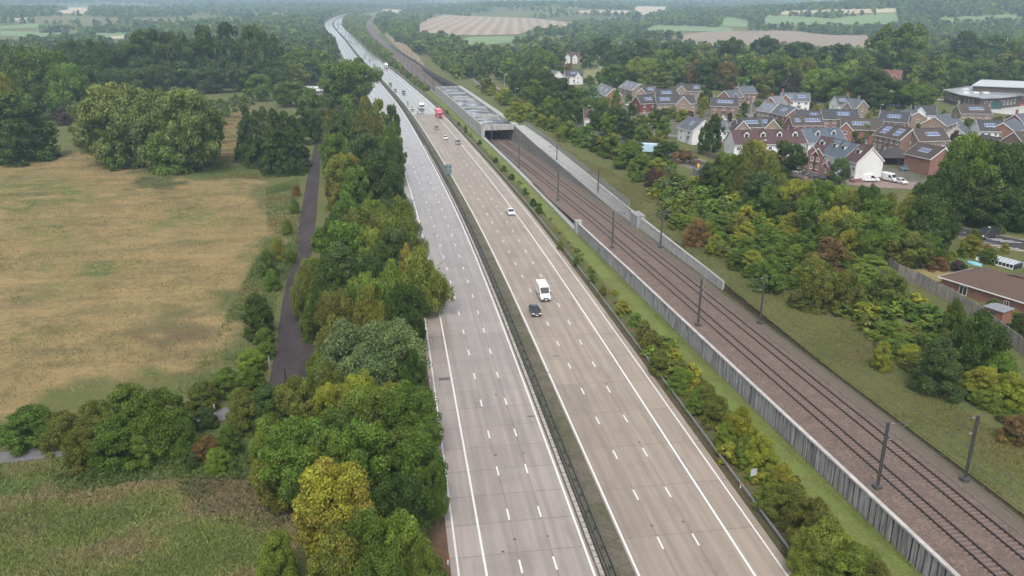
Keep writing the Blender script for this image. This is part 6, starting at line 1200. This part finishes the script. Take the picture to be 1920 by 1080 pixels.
def van(L=5.6, hh=2.35, name='van'):
    o = empty(name, (0, 0, 0)); h = L / 2; wx = .98
    mb = MB(); mb.prism([(-h, .35), (-h, .8), (-h + .18, 1.05), (-h + .95, 1.22), (-h + 1.75, hh - .12), (-h + 2.05, hh), (h - .15, hh), (h, hh - .15), (h, .35)], -wx, wx, 'x'); bev(fix_normals(mb.build('body', M_CAR, o)), .1, 3)
    a, b_ = np.array((-h + 1.0, 1.24)), np.array((-h + 1.7, hh - .22)); n_ = np.array((-(b_ - a)[1], (b_ - a)[0])); n_ = n_ / np.linalg.norm(n_) * .03
    mb = MB(); mb.prism([tuple(a + n_), tuple(b_ + n_), tuple(b_ - n_), tuple(a - n_)], -.84, .84, 'x'); fix_normals(mb.build('windscreen', M_CGLASS, o))
    for s in (1, -1):
        mb = MB(); mb.prism([(-h + 1.3, 1.25), (-h + 1.75, 1.95), (-h + 2.5, 1.95), (-h + 2.5, 1.25)], s * wx, s * (wx + .012), 'x'); fix_normals(mb.build('side_window', M_CGLASS, o))
        mb = MB(); mb.box((s * .7, -h + .03, .86), (.38, .2, .26)); bev(mb.build('headlight', M_LAMP, o), .04); mb = MB(); mb.box((s * (wx + .13), -h + 1.25, 1.32), (.22, .14, .32)); mb.build('mirror', M_BLACK, o); mb = MB(); mb.box((s * .88, h + .01, 1.1), (.14, .06, .5)); mb.build('tail_light', M_TAIL, o)
        for y in (-h + .95, h - 1.1): wheel(o, s * (wx - .08), y, .35, .24)
    mb = MB(); mb.box((0, -h - .005, .74), (.95, .06, .26)); mb.box((0, -h - .01, .44), (1.7, .08, .2)); mb.build('grille', M_BLACK, o); mb = MB(); mb.box((0, -h - .06, .5), (.5, .02, .11)); mb.build('number_plate', M_PLATE, o); mb = MB(); mb.box((0, -h + 2.8, hh + .03), (.5, .3, .06)); mb.build('roof_vent', M_PLATE, o)
    return o
def lorry(kind):
    o = empty('lorry', (0, 0, 0)); mb = MB(); mb.prism([(-1.1, .5), (-1.12, 1.3), (-.95, 2.7), (-.6, 3.35), (1.0, 3.6), (1.0, .5)], -1.22, 1.22, 'x'); bev(fix_normals(mb.build('cab', M_CAR, o)), .12, 3)
    mb = MB(); mb.prism([(-1.16, 1.65), (-.99, 2.7), (-.93, 2.7), (-1.1, 1.65)], -1.1, 1.1, 'x'); fix_normals(mb.build('windscreen', M_CGLASS, o)); mb = MB(); mb.box((0, -1.13, .95), (1.6, .06, .5)); mb.box((0, -1.12, .42), (2.4, .1, .3)); mb.build('grille', M_BLACK, o)
    for s in (1, -1):
        mb = MB(); mb.box((s * .95, -1.14, .72), (.34, .08, .22)); mb.build('headlight', M_LAMP, o); mb = MB(); mb.box((s * 1.42, -.95, 2.2), (.2, .12, .6)); mb.build('mirror', M_BLACK, o)
        for y in ((-.2, 3.2, 7.6, 8.9, 10.2) if kind == 'box' else (-.2, 4.6, 5.9)): wheel(o, s * 1.08, y, .5, .32)
    if kind == 'box': mb = MB(); mb.box((0, 6.4, 2.5), (2.5, 10, 2.75)); bev(mb.build('trailer', M_CAR, o), .1); mb = MB(); mb.box((0, 5.6, .9), (.9, 11, .3)); mb.build('chassis', M_BLACK, o)
    else:
        mb = MB(); mb.bar((0, 1.8, 2.0), (0, 5.9, 2.6), 1.15, 14, .85); mb.bar((0, 5.9, 2.6), (0, 7.2, 2.9), .85, 14, .4); fix_normals(mb.build('drum', M_WHITE, o)); mb = MB(); mb.box((0, 4, .95), (1.0, 8, .35)); mb.bar((-.4, 6.9, 1.2), (0, 7.4, 3.6), .12, 6); mb.box((0, 1.35, 2.2), (2.2, .25, 2.3)); mb.build('chassis', M_STEEL, o)
    return o
def person_mesh(jac, name='person'):
    """seated rider: one skinned body"""
    me = bpy.data.meshes.new(name); v = [(0, 0, .85), (0, -.12, 1.15), (0, -.22, 1.38), (0, -.24, 1.5), (0, -.28, 1.66), (.22, -.2, 1.36), (.34, -.42, 1.18), (.32, -.68, 1.08), (-.22, -.2, 1.36), (-.34, -.42, 1.18), (-.32, -.68, 1.08), (.16, -.05, .82), (.27, -.42, .72), (.25, -.18, .35), (.25, -.3, .27), (-.16, -.05, .82), (-.27, -.42, .72), (-.25, -.18, .35), (-.25, -.3, .27)]
    e = [(0, 1), (1, 2), (2, 3), (3, 4), (2, 5), (5, 6), (6, 7), (2, 8), (8, 9), (9, 10), (0, 11), (11, 12), (12, 13), (13, 14), (0, 15), (15, 16), (16, 17), (17, 18)]; me.from_pydata(v, e, []); o = bpy.data.objects.new(name, me); COL.objects.link(o); sk = o.modifiers.new('skin', 'SKIN'); rad = [.17, .19, .2, .08, .14, .1, .065, .05, .1, .065, .05, .12, .1, .075, .06, .12, .1, .075, .06]
    for i, r_ in enumerate(rad): me.skin_vertices[0].data[i].radius = (r_, r_)
    me.skin_vertices[0].data[0].use_root = True; o.modifiers.new('sub', 'SUBSURF').levels = 1; o.modifiers[-1].render_levels = 1; me.materials.append(jac); return o
def motorbike(x, y, jac, label, plabel, col):
    hd = heading('m', y); z = float(zbase(x, y)) + .06; o = empty('motorbike', (x, y, z), hd, label, 'motorbike', 'motorbikes between the traffic lanes')
    mb = MB(); mb.prism([(-.55, .75), (-.5, 1.05), (-.1, 1.0), (.15, .82), (.9, .95), (.95, .8), (.3, .45), (-.3, .4)], -.16, .16, 'x'); b = bev(fix_normals(mb.build('body', M_CAR, o)), .05); b.color = (*col, 1)
    for yy in (-.72, .72): wheel(o, 0, yy, .31, .14)
    mb = MB(); mb.bar((-.38, -.6, 1.1), (.38, -.6, 1.1), .025, 5); mb.bar((0, -.6, 1.05), (0, -.74, .3), .05, 5); mb.build('handlebar', M_BLACK, o); mb = MB(); mb.box((0, -.62, .92), (.2, .12, .16)); mb.build('headlight', M_LAMP, o)
    mb = MB(); mb.prism([(-.66, 1.0), (-.5, 1.35), (-.46, 1.34), (-.56, 1.0)], -.17, .17, 'x'); mb.build('screen', M_CGLASS, o)
    p = person_mesh(jac); p.location = (x, y, z); p.rotation_euler = (0, 0, hd); tag(p, plabel, 'person', 'riders on the motorbikes')
    import bmesh; bm = bmesh.new(); bmesh.ops.create_uvsphere(bm, u_segments=12, v_segments=8, radius=.165); me = bpy.data.meshes.new('helmet'); bm.to_mesh(me); bm.free(); me.materials.append(M_WHITE); h = bpy.data.objects.new('helmet', me); COL.objects.link(h); h.parent = p; h.location = (0, -.29, 1.7)
PROT = {'hatch': car('hatch'), 'saloon': car('saloon'), 'suv': car('suv'), 'estate': car('estate'), 'van': van(), 'bigvan': van(6.2, 2.65), 'mix': lorry('mix'), 'box': lorry('box')}
USED = set()
VC = {'white': (.58, .58, .58), 'black': (.015, .016, .018), 'grey': (.12, .125, .13), 'silver': (.42, .43, .44), 'red': (.45, .03, .03), 'pink': (.62, .02, .06), 'blue': (.03, .07, .2), 'dark': (.04, .045, .055), 'teal': (.10, .15, .19), 'pale': (.36, .48, .58)}
def put(kind, px, py, colr, label, cat=None, group=None, rz=None, loc=None):
    p = G(px, py) if loc is None else np.array(loc, float)
    if kind in USED: o = copy_tree(PROT[kind])
    else: o = PROT[kind]; USED.add(kind)
    o.location = (p[0], p[1], p[2] + (.055 if rz is None else .09)); o.rotation_euler = (0, 0, heading('m', p[1]) if rz is None else rz)
    for c in o.children_recursive: c.color = (*VC[colr], 1)
    return tag(o, label, cat or {'van': 'van', 'bigvan': 'van', 'mix': 'lorry', 'box': 'lorry'}.get(kind, 'car'), group or ('vehicles on the motorway' if rz is None else 'parked cars of the estate'))
put('bigvan', 1018, 557, 'white', 'white high-roofed van in the middle lane, nearest van on the motorway'); put('hatch', 1003, 588, 'black', 'black hatchback just ahead of the white van in the fast lane')
put('saloon', 957, 401, 'white', 'white saloon car alone near the hard shoulder line'); put('estate', 859, 269.5, 'grey', 'dark grey car nearest the portal of the rail tunnel'); put('hatch', 835, 261, 'white', 'white hatchback between two dark grey cars'); put('hatch', 819, 242.5, 'grey', 'dark grey hatchback right in front of the red lorry')
put('box', 825, 222, 'pink', 'bright red lorry in the slow lane beside the tunnel'); put('mix', 791, 206, 'white', 'white cement mixer lorry with two motorbikes beside it'); put('hatch', 773, 205, 'silver', 'silver car overtaking the white cement mixer'); put('suv', 757, 175, 'dark', 'dark car on the shining wet road, right one of a pair'); put('hatch', 741, 171, 'grey', 'grey car on the shining wet road, left one of a pair'); put('suv', 732, 160, 'dark', 'dark car following behind the pair on the wet road')
put('box', 725, 128, 'white', 'white lorry with red trailer front far up the motorway'); put('hatch', 717, 138, 'black', 'dark car beside the far white lorry'); put('estate', 702, 123, 'grey', 'dark grey car behind the far white lorry'); put('hatch', 693, 114.5, 'dark', 'small dark car, middle one of three beyond the far lorry'); put('suv', 684, 107, 'teal', 'blue-grey car, last before the distant queue')
far = [(405, 345), (415, 432), (400, 442), (425, 405), (450, 352), (440, 312), (465, 290), (476, 432), (495, 495), (520, 575), (545, 558), (556, 492), (545, 602), (582, 640), (615, 572), (625, 640), (652, 665), (612, 550), (432, 395), (500, 548), (440, 330), (590, 655), (560, 515), (420, 345)]
# distant queue: too small for parts, one low mesh each
mb = MB(); mb.prism([(-2.1, .3), (-2.1, .75), (-1.1, .95), (2.0, .95), (2.1, .4)], -.88, .88, 'x', 0); mb.add([(-.8, -1.1, .95), (.8, -1.1, .95), (.8, 1.9, .95), (-.8, 1.9, .95), (-.65, -.4, 1.45), (.65, -.4, 1.45), (.65, 1.4, 1.45), (-.65, 1.4, 1.45)], [(4, 5, 6, 7), (0, 1, 5, 4), (1, 2, 6, 5), (2, 3, 7, 6), (3, 0, 4, 7)], 1)
for s in (-.8, .8):
    for y in (-1.3, 1.3): mb.bar((s - .1, y, .33), (s + .1, y, .33), .33, 10, m=1)
low = mb.build('car', [M_CAR, M_CGLASS])
fl = sorted([(G(590 + x / 9.6, 10 + y / 9.6)) for x, y in far], key=lambda q: q[1]); rq = random.Random(8)
for i, p in enumerate(fl):
    o = low if i == 0 else low.copy()
    if i: COL.objects.link(o)
    o.location = (p[0], p[1], p[2] + .06); o.rotation_euler = (0, 0, heading('m', p[1])); cn = pick(['black', 'dark', 'grey', 'blue', 'white', 'red', 'dark', 'black'], rq); o.color = (*VC[cn], 1); tag(o, f'tiny {cn} car in the distant queue at the bend, {ordinal(i + 1)} from the camera', 'car', 'cars queueing at the distant bend')
HV = mat('hi_vis_jacket', (.62, .72, .06), .7, .1, 3); DJ = mat('dark_leathers', (.03, .03, .035), .6, .2, 3)
for px, py, j, l1, l2, cc in [(794.5, 230, HV, 'white motorbike nearest the camera ahead of the lorries', 'rider in bright yellow jacket and white helmet on the nearest motorbike', (.6, .6, .6)), (783.5, 214.5, DJ, 'dark motorbike beside the white cement mixer', 'rider in dark clothes riding beside the white cement mixer', (.05, .05, .06)), (764.5, 194, DJ, 'dark motorbike behind the silver car', 'rider in dark clothes behind the silver car', (.05, .05, .06))]:
    p = G(px, py); motorbike(p[0], p[1], j, l1, l2, cc)
for kind, px, py, colr, lab, rz in [('van', 1628, 341, 'white', 'white van parked beneath the blank white gable', 1.35), ('van', 1667, 340, 'white', 'white van parked behind the small tree by the carport', .3), ('hatch', 1688, 344, 'white', 'white car parked right of the second white van', .2), ('suv', 1499, 326, 'white', 'white car parked nose to the dark round tree', 1.2), ('estate', 1531, 335, 'dark', 'dark car parked along the paved street below the terrace', 1.2), ('hatch', 1517, 330, 'grey', 'grey car parked between white car and dark estate car', 1.2), ('hatch', 1512, 304, 'white', 'white car parked by the red brick terrace house', 1.0), ('hatch', 1180, 199, 'white', 'white car on the estate street by the red brick gable', .9), ('suv', 1366, 227, 'white', 'white car parked in front of the brown brick house', 1.4), ('hatch', 1126, 127, 'silver', 'pale car beside the small red roofed barn', 1.5), ('hatch', 1432, 308, 'dark', 'dark car half hidden under the yellow-green tree', 1.3), ('hatch', 1700, 320, 'teal', 'blue-grey car parked under the edge of the carport', 1.2), ('hatch', 1916, 198, 'red', 'red car parked outside the school entrance', 1.4), ('suv', 885, 128, 'silver', 'pale car on the shining side road among the trees', .3), ('hatch', 901, 150, 'dark', 'dark car on the side road near the hedge', .5), ('hatch', 944, 181, 'white', 'white car on the side road beside lamp posts', .6), ('hatch', 985, 207, 'silver', 'silver car on the side road nearest the hedge', .9), ('suv', 1548, 340, 'black', 'black car at the near end of the parked row', 1.2)]:
    put(kind, px, py, colr, lab, None, None if px > 1000 else 'cars on the side road', rz)
put('van', 1851, 446, 'black', 'black van with red tail lamp waiting on the main road', None, 'cars on the side road', 1.9 + math.pi)
p = G(1264, 292); put('box', 0, 0, 'pale', 'pale blue and white lorry passing behind the hedge on the main road', None, 'cars on the side road', 1.15, loc=(p[0] - 4, p[1] + 1, p[2]))
p = G(590, 174); t = empty('lorry_trailer', p, 1.45, 'white box trailer parked in the yard at the end of the lane', 'trailer'); mb = MB(); mb.box((0, 0, 2.6), (2.5, 12, 2.8)); mb.build('box_body', M_WHITE, t); mb = MB(); mb.box((0, 0, 1.0), (1, 11.5, .35)); mb.build('chassis', M_BLACK, t)
for s in (1, -1):
    for y in (-4.8, -3.5, 4.2): wheel(t, s * 1.05, y, .5, .3)
# ------------------------------------------------------------------ signs, lamp posts, small things
p = on(off_line('m', .8, np.array([262.0]))[0] + .4, 262.0); p = G(841, 331); t = empty('road_sign', p, .1, 'tall teal road sign on posts in the central reserve', 'road sign')
M_TEAL = mat('teal_sign', (.06, .135, .145), .5, .25, 2); mb = MB()
for a in (-.75, .75):
    mb = MB(); mb.bar((a, 0, -.2), (a, 0, 4.1), .08, 8); mb.build('post', M_STEEL, t)
for z in (1.7, 3.25): mb = MB(); mb.box((0, -.12, z), (2.1, .06, 1.45)); mb.build('panel', M_TEAL, t)
mb = MB()
for z in (1.2, 1.7, 2.2, 2.75, 3.25, 3.75): mb.box((0, -.165, z), (2.1, .03, .07))
mb.box((0, -.17, 2.5), (.06, .03, 3.0)); mb.build('ribs', M_STEEL, t)
p = G(1410, 908); t = empty('road_sign', p, .25, 'small pale grey sign plate on a post in the verge', 'road sign'); mb = MB(); mb.bar((0, 0, -.2), (0, 0, 2.0), .04, 8); mb.build('post', M_DSTEEL, t); mb = MB(); mb.box((0, -.06, 1.65), (.85, .03, .95)); bev(mb.build('plate', mat('sign_back', (.38, .42, .46), .45, .15, 3), t), .01)
for i, (px, py) in enumerate([(831, 966), (840, 1058), (808, 640), (806, 715), (1388, 915)]):
    t = empty('marker_post', G(px, py), 0, ['white marker post with red top beside the yellow maple', 'white marker post with red top nearest the camera', 'white marker post at the left edge below the orange bush', 'white marker post at the left edge beside the patched slab', 'white marker post against the right crash barrier'][i], 'marker post', 'marker posts along the hard shoulders'); mb = MB(); mb.box((0, 0, .35), (.13, .06, .9)); mb.build('post', M_WHITE, t); mb = MB(); mb.box((0, -.002, .68), (.135, .066, .24)); mb.build('reflector', M_RED, t)
M_LGREY = mat('lamp_post_grey', (.33, .34, .35), .5, .15, 2)
for i, (px, py, h, arm) in enumerate([(923, 160, 9, 1), (946, 163, 8, 1), (966, 188, 6, 1), (1013, 213, 8, -1), (1109, 240, 9, -1), (1220, 262, 6, -1), (1245, 254, 6, 1), (1408, 212, 7, 0), (1648, 222, 6, 0), (1422, 318, 9, 1), (1160, 182, 6, 1), (985, 200, 7, 1)]):
    t = empty('street_lamp', G(px, py), 0, 'grey lamp post ' + ['farthest up the side road', 'behind the hedgerow near the side road bend', 'short, by the wood above the tunnel', 'at the corner of the side road', 'rising out of the hedgerow opposite the red brick gable', 'beside the white gabled house lawn', 'near the small fenced court', 'in front of the blue slate house', 'beside the long black slate house', 'in front of the yellow-green tree', 'on the estate street by tan brick house', 'beside the side road under the trees'][i], 'street lamp', 'street lamps of the estate'); mb = MB(); mb.bar((0, 0, -.3), (0, 0, h), .11, 8, .07); mb.build('pole', M_LGREY, t)
    mb = MB(); mb.bar((0, 0, h), (1.2 * (arm or .6), 0, h + .2), .05, 6); mb.build('arm', M_LGREY, t); mb = MB(); mb.box((1.4 * (arm or .6), 0, h + .2), (.7, .3, .16)); mb.build('lamp_head', M_PLATE, t)
t = empty('bollard', G(1309, 314), 0, 'yellow bollard on the traffic island of the main road', 'bollard'); mb = MB(); mb.box((0, 0, .6), (.5, .4, 1.2)); bev(mb.build('shell', mat('yellow_shell', (.75, .5, .03), .4, .1, 3), t), .08); mb = MB(); mb.box((0, 0, .04), (.7, .6, .2)); mb.build('base', M_BLACK, t)
for px, py, lab in [(488, 722, 'dark gate post at the left side of the lane end'), (536, 716, 'dark gate post standing in the lane end'), (506, 692, 'pale concrete post at the edge of the lane')]:
    t = empty('gate_post', G(px, py), 0, lab, 'post'); mb = MB(); mb.box((0, 0, 1.0), (.2, .2, 2.4)); mb.build('shaft', M_BLACK if 'dark' in lab else M_CONC, t); mb = MB(); mb.box((0, 0, 2.24), (.26, .26, .08)); mb.build('cap', M_DARKC, t)
t = empty('post', G(403, 776), 0, 'short white post beside the footpath', 'post'); mb = MB(); mb.bar((0, 0, -.1), (0, 0, 1.6), .09, 8); mb.build('shaft', M_WHITE, t); mb = MB(); mb.bar((0, 0, 1.6), (0, 0, 1.68), .11, 8); mb.build('cap', M_DARKC, t)
m_est = Mass()
hc = np.array([h_.location[:2] for h_ in HOUSES])
scatter([(1160, 185), (1480, 195), (1740, 210), (1925, 230), (1925, 300), (1800, 300), (1640, 285), (1560, 300), (1450, 268), (1380, 235), (1240, 236)], 8.0, (1.6, 3.8), (.9, 1.4), 'mdlmvdyp', 'in the estate gardens', ('dome', 'tall', 'dome'), 28, m_est, random.Random(51), wood=False, keep=lambda x, y: np.min(np.hypot(hc[:, 0] - x, hc[:, 1] - y)) > 6.3)
m_est.build('scrub', 'mixed garden bushes dotted between the estate houses', 'bushes')
# ------------------------------------------------------------------ rough grass and weeds
def blades(name, label, polys, n, size, pal, seed, cat='grass'):
    r = np.random.default_rng(seed); pts = []
    for poly in polys:
        p = gpoly(poly); xs = [q[0] for q in p]; ys = [q[1] for q in p]; X = r.uniform(min(xs), max(xs), n * 3); Y = r.uniform(min(ys), max(ys), n * 3); ok = inpoly(X, Y, p); pts.append(np.stack([X[ok], Y[ok]], 1)[:n])
    pts = np.concatenate(pts); f = fbm(pts[:, 0], pts[:, 1], 14, seed); keep = r.uniform(size=len(pts)) < np.clip((f - .25) * 2.6, .12, 1); pts, f = pts[keep], f[keep]; k = len(pts); z = zground(pts[:, 0], pts[:, 1])
    a = r.uniform(0, 3.14, k); s = size * r.uniform(.5, 1.5, k); lean = r.normal(size=(k, 2)) * .8 * s[:, None]; wd = s * r.uniform(.14, .4, k); dx, dy = np.cos(a) * wd / 2, np.sin(a) * wd / 2
    V = np.stack([np.stack([pts[:, 0] - dx, pts[:, 1] - dy, z - .05], 1), np.stack([pts[:, 0] + dx, pts[:, 1] + dy, z - .05], 1), np.stack([pts[:, 0] + dx * .7 + lean[:, 0], pts[:, 1] + dy * .7 + lean[:, 1], z + s], 1), np.stack([pts[:, 0] - dx * .7 + lean[:, 0], pts[:, 1] - dy * .7 + lean[:, 1], z + s * .9], 1)], 1)
    P_ = np.array(pal); g = fbm(pts[:, 0] * .5, pts[:, 1], 16, seed + 5); idx = np.clip(((g - .33) * 2.9 + r.normal(size=k) * .05) * len(pal), 0, len(pal) - 1).astype(int); c = P_[idx] * r.uniform(.88, 1.12, (k, 1))
    o = bpy.data.objects.new(name, quad_mesh(name, V, M_MASS, {'tint': r.uniform(.3, .7, k), 'turn': np.ones(k), 'fcol': c})); COL.objects.link(o); tag(o, label, cat, kind='stuff')
blades('rough_grass', 'tall straw coloured grass over the big left field', [PATCH[0][1], PATCH[1][1], PATCH[2][1]], 120000, .26, [(.17, .16, .068), (.22, .185, .085), (.28, .212, .10), (.32, .24, .115), (.22, .165, .078), (.15, .115, .06)], 3)
blades('weeds', 'green weeds and brambles along the lane side of the field', [PATCH[7][1], PATCH[8][1], PATCH[14][1]], 30000, .36, [(.075, .11, .03), (.10, .135, .036), (.12, .15, .042), (.14, .13, .05)], 4, 'weeds')
blades('rough_grass', 'mixed green and brown growth over the near left field', [PATCH[9][1]], 110000, .24, [(.19, .15, .09), (.22, .18, .105), (.21, .185, .085), (.17, .19, .065), (.14, .18, .05), (.12, .16, .045)], 5)
blades('weeds', 'dark brown dead bramble stems in the near left field', [PATCH[10][1]], 6000, .45, [(.10, .07, .045), (.13, .095, .06), (.15, .11, .07), (.09, .10, .04)], 6, 'brambles')
blades('rough_grass', 'olive and brown grass on the railway slope', [PATCH[-1][1]], 90000, .2, [(.135, .125, .045), (.115, .135, .04), (.14, .13, .048), (.135, .11, .05), (.11, .135, .036)], 7)
blades('short_grass', 'bright short grass on the strip below the ribbed wall', [[(1085, 440), (1060, 440), (1180, 560), (1300, 690), (1480, 850), (1640, 1010), (1760, 1100), (1800, 1100), (1560, 890), (1300, 640)]], 60000, .13, [(.14, .19, .046), (.17, .225, .056), (.20, .24, .07), (.17, .19, .06)], 8)
# ------------------------------------------------------------------ plant labels
from collections import defaultdict
grp = defaultdict(list)
for o, kind, cw, place, zc in PLANTS: grp[(kind, cw, place)].append((zc, o))
for (kind, cw, place), l in grp.items():
    l.sort(key=lambda q: q[0])
    for i, (zc, o) in enumerate(l):
        lab = f'{cw} {kind} {place}' if len(l) == 1 else f'{cw} {kind} {place}, {ordinal(i + 1)} from the camera'
        if len(lab.replace('-', ' ').split()) > 16: lab = lab.replace(' from the camera', '')
        tag(o, lab, {'conifer': 'tree', 'birch': 'tree'}.get(kind, kind), f'{kind}s {place}')
# ------------------------------------------------------------------ air
hm = bpy.data.materials.new('haze_air'); hm.use_nodes = True; hn = hm.node_tree.nodes; hn.clear(); ho = hn.new('ShaderNodeOutputMaterial'); hv = hn.new('ShaderNodeVolumePrincipled')
hv.inputs['Color'].default_value = (.60, .81, 1.0, 1); hv.inputs['Density'].default_value = HAZE; hv.inputs['Anisotropy'].default_value = 0.1
hm.node_tree.links.new(hv.outputs[0], ho.inputs['Volume'])
mb = MB(); mb.box((400, 4600, 95), (17500, 9700, 206)); o = mb.build('haze', hm); tag(o, 'pale bluish haze filling the air over the valley', 'haze', kind='stuff')
